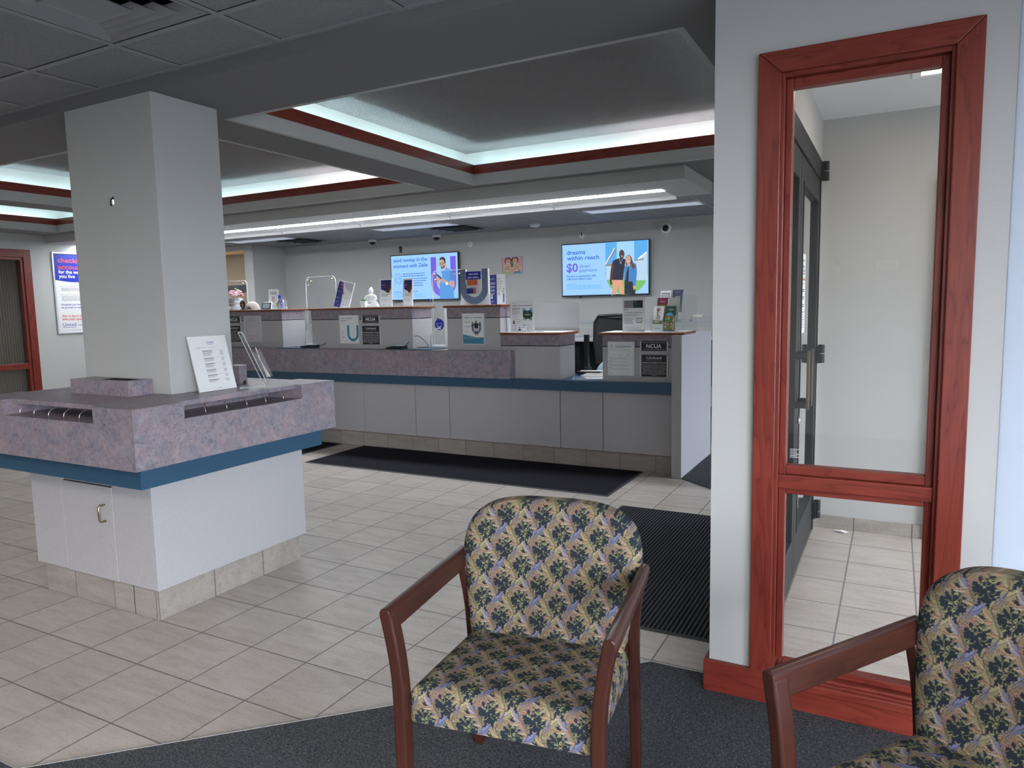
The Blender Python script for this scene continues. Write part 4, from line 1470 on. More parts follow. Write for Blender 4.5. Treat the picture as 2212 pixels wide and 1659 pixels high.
# big U display with sample cards
W0, H0 = .335, .345
o = thing('card_display', 'large blue-grey letter U display board with an orange and a navy card', 'display', (-3.635, 6.06, PH), 0)
MB().add([(-.165, 0, 0), (.175, 0, 0), (.165, 0, .20), (-.148, 0, .20), (-.165, .004, 0), (.175, .004, 0), (.165, .004, .20), (-.148, .004, .20)],
         [(0, 1, 2, 3), (7, 6, 5, 4), (0, 4, 5, 1), (1, 5, 6, 2), (2, 6, 7, 3), (3, 7, 4, 0)]).build('back_board', 'print_paper', o)
MB().box((-.092, -.002, .10), (.082, .003, .285)).build('back_board', 'print_paper', o)
mb = MB()
cx, r_, th = 0, .157, .066
cz = r_ + .006
n = 26
prof = [(-r_, .345)] + [(cx + r_ * math.cos(PI + PI * i / n), cz + r_ * math.sin(PI + PI * i / n)) for i in range(n + 1)] + [(r_, .345)]
inn = [(-r_ + th, .345)] + [(cx + (r_ - th) * math.cos(PI + PI * i / n), cz + (r_ - th) * math.sin(PI + PI * i / n)) for i in range(n + 1)] + [(r_ - th, .345)]
for a, b_, c, d in zip(prof, prof[1:], inn[1:], inn):
    mb.prism([a, b_, c, d], 'y', -.012, -.004)
mb.build('letter', 'print_steelblue', o)
q = MB().box((r_, -.014, .10), (r_ + .012, -.002, .345)).box((-r_ + th, -.014, .20), (-r_ + th + .007, -.002, .345)).build('edge', 'white_plastic', o)
MB().box((-.088, -.0145, .245), (.082, -.0125, .322)).build('header', 'print_royal', o)
pr = Print()
pr.text('your card,', -.055, .290, .018, 'white', 1, bold=True)
pr.text('your choice', -.068, .258, .018, 'white', 1, bold=True)
pr.lines(-.075, .172, .065, .168, 1, 'greyink', .9, rag=0)
pr.build('lettering', o, Matrix.Translation((0, -.0147, 0)))
for z0, c1, c2 in ((.190, 'print_orange', 'print_red'), (.108, 'print_navy', 'print_orange')):
    q = MB().box((-.070 if c2 == 'print_red' else -.080, -.020, z0), (.040 if c2 == 'print_red' else .022, -.012, z0 + .052)).build('sample_card', c1, o, .003)
    q2 = MB().box((.018 if c2 == 'print_red' else .0, -.0208, z0 + .002), (.038 if c2 == 'print_red' else .020, -.0202, z0 + .050)).build('corner_print', c2, o)
    q2.parent = q
    MB().box((-.085, -.014, z0 - .008), (.055, -.0125, z0 + .062)).build('card_holder', 'acrylic_edge', o)


def d_navy(p, W, H):
    p.text('ng there', W * .02, H * .84, H * .04, 'white', 1, width=W * .66)
    for z in (.74, .62, .50):
        p.lines(W * .06, H * z, W * .86, H * (z - .08), 4, 'lightgrey', .5, seed=int(z * 20))
    p.lines(W * .06, H * .38, W * .8, H * .33, 2, 'lightgrey', .5, seed=12)
    p.rect(W * .12, H * .20, W * .36, H * .32, 'white')
    p.rect(W * .17, H * .22, W * .31, H * .30, 'navy', 2)
    p.text('United', W * .10, H * .08, H * .03, 'white', 1, width=W * .4)


def d_skip(p, W, H):
    p.text('skip', W * .08, H * .83, H * .05, 'greyink', 1, width=W * .38)
    p.text('the line', W * .08, H * .74, H * .05, 'greyink', 1, width=W * .62)
    p.lines(W * .08, H * .68, W * .8, H * .66, 1, 'steelblue', .7, seed=2)
    p.lines(W * .08, H * .60, W * .7, H * .44, 5, 'lightgrey', .4, seed=3)
    p.rect(W * .16, H * .30, W * .34, H * .40, 'lightgrey')
    p.ell(W * .82, H * .52, W * .05, H * .022, 'skin', 2)
    p.stroke([(W * .82, H * .50), (W * .80, H * .38)], W * .12, 'lightgrey', 1)
    p.stroke([(W * .80, H * .46), (W * .62, H * .38), (W * .66, H * .42)], W * .03, 'hairb', 2)
    p.stroke([(W * .80, H * .36), (W * .78, H * .22), (W * .72, H * .06)], W * .07, 'blueink', 2)
    p.stroke([(W * .83, H * .36), (W * .86, H * .22), (W * .84, H * .06)], W * .07, 'blueink', 2)


o = thing('folded_board', 'folded table board, one navy and one white panel, right of the big U', 'board', (-3.408, 6.10, PH))
q = MB().box((-.086, 0, 0), (0, .003, .285)).build('navy_panel', 'print_navy', o)
q.matrix_local = Matrix.Rotation(-.22, 4, 'Z')
pr = Print()
d_navy(pr, .086, .285)
q = pr.build('printed_design', o)
q.matrix_local = Matrix.Rotation(-.22, 4, 'Z') @ Matrix.Translation((-.086, -.0004, 0))
q = MB().box((0, 0, 0), (.084, .003, .288)).build('white_panel', 'print_white', o)
q.matrix_local = Matrix.Rotation(.25, 4, 'Z')
pr = Print()
d_skip(pr, .084, .288)
q = pr.build('printed_design', o)
q.matrix_local = Matrix.Rotation(.25, 4, 'Z') @ Matrix.Translation((0, -.0004, 0))


def d_home(p, W, H):
    p.lines(W * .08, H * .92, W * .28, H * .905, 1, 'lightgrey', .8)
    p.text('make home happen', W * .08, H * .835, H * .04, 'blueink', 1, width=W * .84, bold=True)
    p.text('$850', W * .08, H * .705, H * .078, 'steelblue', 1, width=W * .33)
    p.lines(W * .08, H * .67, W * .40, H * .65, 1, 'greyink', .8, rag=.1)
    p.lines(W * .08, H * .62, W * .42, H * .57, 2, 'greyink', .6, seed=1)
    p.lines(W * .08, H * .54, W * .40, H * .43, 4, 'lightgrey', .4, seed=2)
    for x0 in (.53, .82):
        p.rect(W * x0, H * .62, W * (x0 + .11), H * .77, 'skyblue')
    p.poly([(W * .53, H * .68), (W * .60, H * .70), (W * .72, H * .66), (W * .80, H * .71), (W * .93, H * .62), (W * .93, H * .50), (W * .82, H * .42), (W * .64, H * .42), (W * .53, H * .50)], 'darkgreen', 2)
    p.poly([(W * .55, H * .67), (W * .68, H * .70), (W * .78, H * .66), (W * .80, H * .60), (W * .60, H * .60)], 'slate', 3)
    for i in range(7):
        p.rect(W * (.62 + .03 * i), H * (.53 + .01 * (i % 3)), W * (.64 + .03 * i), H * (.57 + .01 * (i % 2)), 'yellow' if i % 2 else 'paper', 4)
    for x0 in (.57, .66, .82, .88):
        p.stroke([(W * x0, H * .53), (W * x0, H * .37)], W * .035, 'charcoal', 5)
    p.lines(W * .08, H * .40, W * .4, H * .385, 1, 'greyink', .7)
    p.poly([(W * .08, H * .26), (W * .20, H * .26), (W * .18, H * .31), (W * .10, H * .31)], 'slate', 2)
    p.ell(W * .14, H * .34, W * .035, H * .03, 'darkskin', 3)
    p.lines(W * .24, H * .38, W * .5, H * .26, 5, 'lightgrey', .4, seed=5)
    p.text('United', W * .08, H * .195, H * .032, 'steelblue', 1, width=W * .18)
    p.rect(W * .53, H * .19, W * .60, H * .235, 'skyblue')
    p.lines(W * .62, H * .22, W * .92, H * .19, 2, 'lightgrey', .5, seed=6)
    p.lines(W * .08, H * .15, W * .92, H * .04, 5, 'lightgrey', .4, seed=7)


stand('home_loan_sign', 'white home loan sign showing 850 dollars on the low middle divider', 'sign', -3.253, -3.0, LH, 1.520, 6.08, d_home, 0, 0, 'print_white')
o = thing('business_card_holder', 'little holder with business cards in front of the home loan sign', 'card holder', (-3.11, 6.03, LH))
MB().box((-.052, -.012, 0), (.052, .012, .012)).build('tray', 'acrylic_edge', o, .001)
q = MB().box((-.050, 0, .004), (.050, .003, .054)).build('card', 'print_white', o)
pr = Print()
pr.ell(-.022, .040, .008, .009, 'hairb', 1)
pr.ell(-.022, .037, .006, .007, 'skin', 2)
pr.poly([(-.038, .014), (-.006, .014), (-.012, .029), (-.032, .029)], 'charcoal', 2)
pr.lines(.005, .047, .04, .036, 2, 'blueink', .5, seed=1)
pr.rect(-.048, .006, .048, .012, 'navy')
pr.build('printed_design', o, Matrix.Translation((0, -.0004, 0)))
o = thing('card_tray', 'flat dark card slot on top of the low middle divider', 'tray', (-2.93, 6.06, LH))
MB().box((-.035, -.02, 0), (.035, .02, .004)).build('tray', 'black_plastic', o, .001)


def d_tax(p, W, H):
    p.rect(W * .07, H * .70, W * .93, H * .92, 'charcoal')
    p.rect(W * .07, H * .70, W * .50, H * .92, 'greyink', 2)
    p.poly([(W * .52, H * .70), (W * .56, H * .88), (W * .64, H * .91), (W * .72, H * .84), (W * .78, H * .70)], 'darkgreen', 3)
    p.ell(W * .60, H * .875, W * .03, H * .025, 'skin', 4)
    p.rect(W * .84, H * .83, W * .89, H * .88, 'maroon', 4)
    p.ell(W * .11, H * .645, W * .02, H * .015, 'ink')
    p.lines(W * .15, H * .65, W * .26, H * .635, 1, 'ink', .9, rag=0)
    p.text('Our Tax Professional for the Balance or Client', W * .08, H * .555, H * .024, 'ink', 1, width=W * .82, bold=True)
    p.lines(W * .08, H * .51, W * .88, H * .44, 3, 'greyink', .4, seed=1)
    p.lines(W * .08, H * .40, W * .60, H * .22, 7, 'greyink', .4, seed=2)
    p.rect(W * .64, H * .26, W * .89, H * .40, 'slate', 1)
    p.rect(W * .66, H * .28, W * .87, H * .385, 'paper', 2)
    p.lines(W * .69, H * .34, W * .84, H * .33, 1, 'greyink', .9, 3, rag=0)
    p.lines(W * .08, H * .14, W * .90, H * .06, 4, 'lightgrey', .45, seed=4)


stand('tax_sign', 'white printed tax service sheet in a clear stand with a dark photo at its top', 'sign', -2.128, -1.930, LH, 1.525, 6.08, d_tax, 0, 0, 'print_white')

# brochure rack
o = thing('brochure_rack', 'clear three-tier acrylic brochure rack on the right end divider', 'rack', (-1.735, 6.06, LH), math.radians(-20))
for i, (zb_, yb_, zt_) in enumerate(((.004, -.045, .17), (.085, .005, .26), (.165, .055, .345))):
    mb = MB()
    mb.box((-.125, yb_, zb_), (.125, yb_ + .003, zt_ - .06)).box((-.125, yb_ + .04, zb_), (.125, yb_ + .043, zt_)).box((-.125, yb_, zb_), (.125, yb_ + .043, zb_ + .003))
    mb.box((-.0015, yb_, zb_), (.0015, yb_ + .043, zt_ - .04))
    for s_ in (-1, 1):
        mb.box((s_ * .125 - .0015, yb_, zb_), (s_ * .125 + .0015, yb_ + .043, zt_ - .03))
    mb.build('tier', 'acrylic', o)
MB().box((-.125, -.045, 0), (.125, .098, .003)).box((-.125, .095, 0), (.125, .098, .32)).build('base', 'acrylic', o)


def leaflet(lx, ly, lz, W, H, sheet, design, label, tilt=.16):
    b = thing('brochure', label, 'brochure', (-1.735, 6.06, LH), math.radians(-20), 'brochures standing in the clear rack')
    Mt = Matrix.Translation((lx - W / 2, ly, lz)) @ Matrix.Rotation(-tilt, 4, 'X')
    q = MB().box((0, 0, 0), (W, .003, H)).build('booklet', sheet, b)
    q.matrix_local = Mt
    pr = Print()
    design(pr, W, H)
    q = pr.build('printed_design', b)
    q.matrix_local = Mt @ Matrix.Translation((0, -.0004, 0))


def d_bike(p, W, H):
    p.ell(W * .45, H * .85, W * .16, H * .07, 'orange')
    p.ell(W * .45, H * .84, W * .10, H * .05, 'skin', 2)
    p.stroke([(W * .42, H * .78), (W * .38, H * .66), (W * .5, H * .6)], W * .14, 'tan', 2)
    p.ell(W * .5, H * .54, W * .19, H * .075, 'ink', 2)
    p.ell(W * .5, H * .54, W * .14, H * .055, 'white', 3)
    p.ell(W * .5, H * .54, W * .04, H * .02, 'ink', 4)
    p.rect(0, H * .28, W, H * .42, 'olive')
    p.lines(W * .15, H * .39, W * .7, H * .31, 2, 'white', .6, 2, seed=1)
    p.lines(W * .3, H * .12, W * .8, H * .08, 1, 'greyink', .7)


def d_garden(p, W, H):
    rr = random.Random(5)
    p.rect(0, H * .66, W, H, 'darkgreen')
    p.lines(W * .25, H * .88, W * .8, H * .80, 2, 'lightgrey', .4, 2, center=True)
    p.ell(W * .42, H * .62, W * .34, H * .12, 'skyblue', 2, 0, 180)
    p.rect(0, H * .05, W, H * .62, 'olive')
    for i in range(26):
        p.ell(W * (.08 + .84 * rr.random()), H * (.08 + .5 * rr.random()), W * .08, H * .04, rr.choice(['green', 'pink', 'khaki', 'lime', 'red', 'darkgreen']), 3 + i % 3)


leaflet(-.062, -.040, .006, .105, .215, 'print_white', d_bike, 'white brochure with a cyclist picture, lower left of the rack')
leaflet(.062, -.040, .006, .105, .215, 'print_darkgreen', d_garden, 'dark green brochure with a garden photo, lower right of the rack')
leaflet(-.062, .012, .087, .105, .205, 'print_maroon', lambda p, W, H: (p.rect(0, 0, W, H * .70, 'olive'), p.lines(W * .2, H * .86, W * .8, H * .78, 2, 'lightgrey', .4, 2, center=True)), 'maroon topped brochure in the left middle tier of the rack')
leaflet(.062, .012, .087, .105, .205, 'print_khaki', lambda p, W, H: p.lines(W * .2, H * .86, W * .85, H * .74, 3, 'lightgrey', .4, 1, center=True), 'khaki green brochure in the right middle tier of the rack')
leaflet(-.062, .062, .167, .105, .185, 'print_white', lambda p, W, H: (p.rect(W * .1, H * .62, W * .9, H * .9, 'slate'), p.rect(W * .14, H * .65, W * .86, H * .87, 'lightgrey', 2), p.lines(W * .12, H * .56, W * .85, H * .51, 1, 'ink', .8)), 'white brochure with a dark picture border at the top left of the rack')
leaflet(.062, .062, .167, .105, .19, 'print_slate', lambda p, W, H: (p.lines(W * .3, H * .9, W * .7, H * .87, 1, 'lightgrey', .7), p.lines(W * .2, H * .72, W * .85, H * .64, 2, 'lightgrey', .5, 1, center=True)), 'slate blue brochure at the top right of the rack')

# ------------------------------------------------------------------ clear guards between the boxes
def guard(x0, x1, z0, z1, y, label, ns):
    o = thing('sneeze_guard', label, 'screen', ((x0 + x1) / 2, y, z0), 0, 'clear acrylic guards between the divider boxes')
    W_, H_ = x1 - x0, z1 - z0
    r_ = .06
    out, inn = [], []
    e_ = .006
    for rr, acc in ((r_, out), (r_ - e_, inn)):
        b_ = 0 if acc is out else e_
        acc.append((-W_ / 2 + b_, 0))
        for i in range(9):
            a = PI - PI / 2 * i / 8
            acc.append((-W_ / 2 + r_ + rr * math.cos(a), H_ - r_ + rr * math.sin(a)))
        for i in range(9):
            a = PI / 2 - PI / 2 * i / 8
            acc.append((W_ / 2 - r_ + rr * math.cos(a), H_ - r_ + rr * math.sin(a)))
        acc.append((W_ / 2 - b_, 0))
    mb = MB()
    for a, b_, c, d in zip(out, out[1:], inn[1:], inn):
        mb.prism([a, b_, c, d], 'y', 0, .006)
    mb.build('edge', 'acrylic_edge', o)
    MB().prism(inn, 'y', .001, .005).build('sheet', 'acrylic', o)
    for u_, v_ in ns:
        MB().lathe([(.011, -.004), (.011, .010)], n=12, M=Matrix.Translation((-W_ / 2 + u_, 0, v_)) @ Matrix.Rotation(PI / 2, 4, 'X')).lathe([(.004, .010), (.004, .014)], n=8, mi=1, M=Matrix.Translation((-W_ / 2 + u_, 0, v_)) @ Matrix.Rotation(PI / 2, 4, 'X')).build('bolt', ['brass', 'reveal_black'], o)
    return o


BO = [(.045, 0), (.045, 0)]
guard(-6.125, -5.665, 1.06, 1.862, 6.36, 'clear acrylic guard between the leftmost and the wide divider', [(.045, .76), (.10, .745), (.05, .70), (.415, .765), (.08, .27)])
guard(-4.315, -3.915, 1.06, 1.862, 6.33, 'clear acrylic guard between the wide divider and the U display', [(.35, .755), (.04, .76), (.05, .70), (.06, .30)])
guard(-7.55, -7.09, 1.06, 1.86, 6.36, 'clear acrylic guard mostly hidden behind the column', [(.40, .76)])
# flat frosted panel behind the low middle divider, clear one behind the right divider
o = thing('privacy_panel', 'grey frosted privacy panel standing behind the low middle divider', 'panel', (-2.86, 6.34, LH - .0))
MB().box((-.44, 0, -.02), (.21, .006, .27)).build('sheet', 'frosted_panel', o)
o = thing('privacy_panel', 'thin clear panel standing behind the brochure rack', 'panel', (-1.80, 6.34, LH))
MB().box((-.10, 0, -.02), (.26, .005, .31)).build('sheet', 'acrylic', o)

# speak-through bows and round smile stickers
for x, y, lb, r_, h_ in ((-5.97, 6.28, 'white arched bow fitting beside the left card reader', .10, .24), (-4.20, 6.25, 'white arched bow fitting beside the right card reader', .09, .20)):
    o = thing('arch_guard', lb, 'guard', (x, y, 1.06), 0, 'white arched bows in the teller openings')
    P_ = [(-r_, 0, 0), (-r_, 0, h_ * .45)] + [(-r_ + r_ * (1 - math.cos(t * PI / 12)), 0, h_ * .45 + h_ * .55 * math.sin(t * PI / 12)) for t in range(1, 7)] + [(r_ * .3, 0, h_)]
    MB().tube(P_, .006, 8).build('bow', 'white_plastic', o)
    MB().prism([(p[0], p[2]) for p in P_] + [(r_ * .3, 0)], 'y', -.002, .002).build('sheet', 'acrylic', o)
for x, z, lb in ((-4.22, 1.297, 'round blue smile sticker on the guard beside the U display'), (-5.985, 1.292, 'round blue smile sticker on the guard beside the wide divider')):
    o = thing('smile_sticker', lb, 'sticker', (x, 6.30 if x > -5 else 6.345, z), 0, 'round blue smile stickers')
    n = 28
    MB().prism([(.058 * math.cos(2 * PI * i / n), .058 * math.sin(2 * PI * i / n)) for i in range(n)], 'y', 0, .001).build('disc', 'print_royal', o)
    pr = Print()
    pr.text('you are smile', 0, .006, .011, 'white', 1, 'c', .085)
    pr.stroke([(.034 * math.cos(a), .034 * math.sin(a) + .008) for a in [PI + .45 + (PI - .9) * i / 12 for i in range(13)]], .007, 'white', 1)
    pr.lines(-.02, -.038, .02, -.042, 1, 'lightgrey', .7)
    pr.build('printed_design', o, Matrix.Translation((0, -.0004, 0)))
o = thing('desk_tower', 'white upright organiser seen through the opening beside the U display', 'organiser', (-4.20, 6.46, 1.06))
MB().box((-.06, 0, 0), (.07, .03, .40)).build('body', 'white_plastic', o, .003)
o = thing('desk_tower', 'white upright organiser seen through the opening beside the wide divider', 'organiser', (-5.93, 6.47, 1.06))
MB().box((-.06, 0, 0), (.09, .025, .30)).build('body', 'white_plastic', o, .003)
MB().box((-.035, -.004, .03), (-.02, 0, .20)).box((.0, -.004, .03), (.012, 0, .20)).build('dark_slot', 'print_slate', o)
# small office clutter behind the right opening
for dx, dz, wd, hh, mt_, lb in ((0, 0, .09, .30, 'print_lightgrey', 'grey file box behind the right teller opening'), (.06, .0, .05, .20, 'print_yellow', 'yellow note pad behind the right teller opening')):
    o = thing('desk_item', lb, 'box', (-4.03 + dx, 6.62 - .05 * (dx > 0), 1.045 + dz))
    MB().box((-wd / 2, 0, 0), (wd / 2, .04, hh)).build('body', mt_, o, .002)
o = thing('telephone', 'black office telephone behind the right teller opening', 'telephone', (-4.02, 6.62, 1.395))
MB().box((-.05, -.03, 0), (.05, .04, .04)).build('base', 'black_plastic', o, .006)
MB().tube([(-.045, -.01, .055), (-.02, -.01, .065), (.02, -.01, .065), (.045, -.01, .055)], [.018, .011, .011, .018], 10).build('handset', 'black_plastic', o)

# card readers with looping cables
for x, y, rz, lb, cab in ((-5.66, 5.90, .05, 'flat black card reader with looped cable at the left edge of the wide divider', [(.10, .02, .02), (.17, .03, .035), (.21, .035, .075), (.18, .04, .10), (.12, .04, .085), (.09, .04, .05)]),
                          (-4.47, 5.88, .05, 'flat black card reader with arched cable at the right of the wide divider', [(.08, .02, .02), (.12, .06, .07), (.18, .09, .125), (.23, .12, .10), (.28, .16, .02), (.22, .14, .008), (.12, .10, .006)])):
    o = thing('card_reader', lb, 'card reader', (x, y, 1.0665), rz, 'black card readers on the slate shelf')
    MB().prism([(-.10, 0), (.10, 0), (.10, .030), (.02, .032), (-.10, .016)], 'y', -.05, .05).build('body', 'black_plastic', o, .004)
    MB().box((-.02, -.04, .032), (.09, .04, .036)).build('screen_plate', 'tablet_screen', o, .002)
    pts = [Vector(c) for c in cab]
    sm_ = []
    for i in range(len(pts) - 1):
        p0, p1, p2, p3 = pts[max(i - 1, 0)], pts[i], pts[i + 1], pts[min(i + 2, len(pts) - 1)]
        for k2 in range(6):
            t = k2 / 6
            sm_.append(.5 * ((2 * p1) + (p2 - p0) * t + (2 * p0 - 5 * p1 + 4 * p2 - p3) * t * t + (3 * p1 - p0 - 3 * p2 + p3) * t ** 3))
    MB().tube(sm_ + [pts[-1]], .003, 8).build('cable', 'black_plastic', o)

# papers on the blue counter
for x, y, rz, W_, D_, zz, mt_, lb, seed in ((-2.46, 6.10, .35, .30, .22, .802, 'print_white', 'folded white and blue leaflet at the front edge of the blue countertop', 1),
                                            (-2.38, 6.33, .15, .42, .30, .803, 'print_white', 'open newspaper with red print lying on the blue countertop', 2)):
    o = thing('newspaper' if seed == 2 else 'leaflet', lb, 'paper', (x, y, zz), rz)
    MB().box((-W_ / 2, -D_ / 2, 0), (W_ / 2, D_ / 2, .005 if seed == 1 else .016)).build('sheet', mt_, o, .001)
    pr = Print()
    rr = random.Random(seed)
    if seed == 2:
        for i in range(9):
            pr.ell(-.13 + .26 * rr.random(), -.07 + .14 * rr.random(), .03, .014, rr.choice(['red', 'red', 'pink', 'greyink']), 1 + i % 2)
        pr.lines(-.19, .12, .19, -.12, 12, 'lightgrey', .4, seed=4)
    else:
        pr.poly([(-.14, -.10), (-.02, -.10), (-.06, .10), (-.14, .10)], 'steelblue')
        pr.lines(.0, .08, .13, -.08, 7, 'lightgrey', .5, seed=2)
    q = pr.build('printed_design', o)
    q.matrix_local = Matrix.Translation((0, 0, .006 if seed == 1 else .017)) @ Matrix.Rotation(-PI / 2, 4, 'X')
o = thing('tray', 'black and white paper tray on the countertop beside the low middle divider', 'tray', (-2.58, 6.44, .802), .2)
MB().box((-.13, -.04, 0), (.10, .05, .03)).build('body', 'black_plastic', o, .003)
MB().box((-.10, -.03, .03), (.12, .05, .036)).build('paper', 'print_white', o)


# desks behind the counter
o = thing('staff_desk', 'low staff desk top behind the teller openings', 'desk', (-4.6, 6.75, .30))
MB().box((-3.2, -.22, .72), (1.6, .22, .745)).build('top', 'grey_laminate', o, .002)
for x in (-3.1, -1.0, 1.5):
    MB().box((x - .02, -.2, 0), (x + .02, .2, .72)).build('support', 'grey_laminate', o)
for x, z in ((-4.12, 1.045),):
    pass

# ------------------------------------------------------------------ vestibule door (double, dark metal)
def door_leaf(name, y0, y1, hinge_side, handle_y):
    st = .095
    x0, x1 = DX - .045, DX - .002
    d = MB().box((x0, y0, .012), (x1, y0 + st, 2.20)).box((x0, y1 - st, .012), (x1, y1, 2.20)).box((x0, y0 + st, .012), (x1, y1 - st, .235)).box((x0, y0 + st, 2.08), (x1, y1 - st, 2.20))
    d = struct(d, name, 'dark_metal', .003)
    g = MB()
    for a, b_ in (((y0 + st), (y0 + st + .018)), ((y1 - st - .018), (y1 - st))):
        g.box((x0 + .006, a, .235), (x1 + .004, b_, 2.08))
    g.box((x0 + .006, y0 + st + .018, .235), (x1 + .004, y1 - st - .018, .253)).box((x0 + .006, y0 + st + .018, 2.062), (x1 + .004, y1 - st - .018, 2.08))
    g.build('glazing_bead', 'dark_metal', d, .002)
    MB().box(((x0 + x1) / 2 - .003, y0 + st + .01, .245), ((x0 + x1) / 2 + .003, y1 - st - .01, 2.07)).build('pane', 'door_glass', d)
    hy = handle_y
    h = MB().box((x1 + .055, hy - .012, .93), (x1 + .067, hy + .030, 1.225)).build('handle', 'bronze', d, .002)
    MB().box((x1, hy - .010, 1.185), (x1 + .058, hy + .014, 1.215)).build('bracket', 'dark_metal', h, .002)
    MB().box((x1, hy - .010, .94), (x1 + .058, hy + .014, .97)).build('bracket', 'dark_metal', h, .002)
    return d


d1 = door_leaf('door_1', 3.905, 4.865, 1, 3.965)
d2 = door_leaf('door_2', 2.935, 3.895, -1, 3.80)
lk = MB().lathe([(.020, 0), (.020, .012), (.014, .016)], n=16, M=Matrix.Translation((DX - .002, 3.95, .855)) @ Matrix.Rotation(PI / 2, 4, 'Y')).build('lock', 'steel', d1)
for z in (.08, 1.08, 2.20):
    MB().lathe([(.019, 0), (.019, .055)], n=12, M=Matrix.Translation((DX + .028, 4.885, z))).lathe([(.019, .062), (.019, .115)], n=12, M=Matrix.Translation((DX + .028, 4.885, z))).box((DX - .002, 4.84, z), (DX + .02, 4.90, z + .11)).build('hinge', 'dark_metal', d1, .001)
MB().box((DX - .06, 2.93, 2.205), (DX + .006, 4.87, 2.32)).build('header', 'dark_metal', d1, .002)
MB().box((DX - .06, 4.867, 0), (DX + .004, 4.90, 2.32)).build('jamb', 'dark_metal', d1, .002)
# notice on the door glass
o = thing('door_notice', 'tall white printed notice with orange bar taped to the dark vestibule door glass', 'notice', (DX - .008, 4.09, 1.30), PI / 2)
MB().box((-.09, -.001, 0), (.13, 0, .42)).build('sheet', 'print_white', o)
pr = Print()
pr.lines(-.05, .39, .09, .375, 1, 'greyink', .8)
pr.text('Camera', -.04, .345, .022, 'ink', 1, width=.12)
pr.lines(-.05, .335, .10, .305, 2, 'greyink', .6, rag=.1)
pr.rect(-.07, .28, .11, .292, 'orange')
pr.lines(-.05, .265, .08, .258, 1, 'greyink', .8)
pr.lines(-.07, .115, .11, .02, 7, 'steelblue', .4, seed=3)
for i in range(3):
    pr.lines(-.06, .235 - i * .04, .10, .215 - i * .04, 2, 'ink', .5, rag=.1, seed=i)
pr.build('printed_design', o, Matrix.Translation((0, -.0014, 0)))
# ceiling lamp and litter in the vestibule
o = thing('ceiling_light', 'small square warm ceiling light seen at the top of the tall window', 'light', (.215, 4.08, 2.575))
MB().box((-.18, -.165, -.012), (.18, -.125, 0)).box((-.18, .125, -.012), (.18, .165, 0)).box((-.18, -.125, -.012), (-.14, .125, 0)).box((.14, -.125, -.012), (.18, .125, 0)).build('frame', 'white_plastic', o, .002)
MB().box((-.14, -.125, -.006), (.14, .125, -.001)).build('lens', 'vestibule_lens', o)
mb = MB()
rr = random.Random(3)
pts = [(.045 * math.cos(a) * (.7 + .5 * rr.random()), .02 * math.sin(a) * (.7 + .5 * rr.random()), .002 + .012 * rr.random()) for a in [2 * PI * i / 12 for i in range(12)]]
mb.add(pts + [(0, 0, .018), (.01, 0, .0)], [(i, (i + 1) % 12, 12) for i in range(12)] + [((i + 1) % 12, i, 13) for i in range(12)])
o = mb.build('crumpled_paper', 'ceramic_white')
o.location = (-.255, 4.87, .0025)
tag(o, 'crumpled white scrap lying on the vestibule tiles by the far wall', 'litter')

# ------------------------------------------------------------------ floor mats
def floor_mat(name, label, x0, x1, y0, y1, m_):
    o = thing(name, label, 'mat', ((x0 + x1) / 2, (y0 + y1) / 2, 0))
    cx_, cy_ = o.location[0], o.location[1]
    b_ = .022
    MB().box((x0 - cx_ + b_, y0 - cy_ + b_, 0), (x1 - cx_ - b_, y1 - cy_ - b_, .009)).build('pile', m_, o, .002)
    mb = MB()
    X0_, X1_, Y0_, Y1_ = x0 - cx_, x1 - cx_, y0 - cy_, y1 - cy_
    v = [(X0_, Y0_, .001), (X1_, Y0_, .001), (X1_, Y1_, .001), (X0_, Y1_, .001), (X0_ + b_, Y0_ + b_, .007), (X1_ - b_, Y0_ + b_, .007), (X1_ - b_, Y1_ - b_, .007), (X0_ + b_, Y1_ - b_, .007)]
    mb.add(v, [(0, 1, 5, 4), (1, 2, 6, 5), (2, 3, 7, 6), (3, 0, 4, 7)]).build('border', 'mat_border', o)
    return o


floor_mat('floor_mat', 'long plain black floor mat lying along the foot of the teller counter', -5.04, -1.905, 5.083, 5.985, 'plain_mat')
floor_mat('floor_mat', 'plain black floor mat glimpsed behind the writing desk', -8.4, -5.335, 5.083, 5.985, 'plain_mat')
floor_mat('floor_mat', 'black ribbed entrance mat between the chair and the vestibule wall', -1.73, -.56, 3.02, 4.905, 'rib_mat')

# ------------------------------------------------------------------ monitors
def quad(px, py, TL_, TR_, BR_, BL_):
    """normalised place of a point inside a four-cornered sheet"""
    u = v = .5
    for _ in range(25):
        f = [TL_[i] * (1 - u) * (1 - v) + TR_[i] * u * (1 - v) + BR_[i] * u * v + BL_[i] * (1 - u) * v for i in (0, 1)]
        du = [(TR_[i] - TL_[i]) * (1 - v) + (BR_[i] - BL_[i]) * v for i in (0, 1)]
        dv = [(BL_[i] - TL_[i]) * (1 - u) + (BR_[i] - TR_[i]) * u for i in (0, 1)]
        det = du[0] * dv[1] - du[1] * dv[0]
        ex, ey = px - f[0], py - f[1]
        u += (ex * dv[1] - ey * dv[0]) / det
        v += (du[0] * ey - du[1] * ex) / det
    return u, v


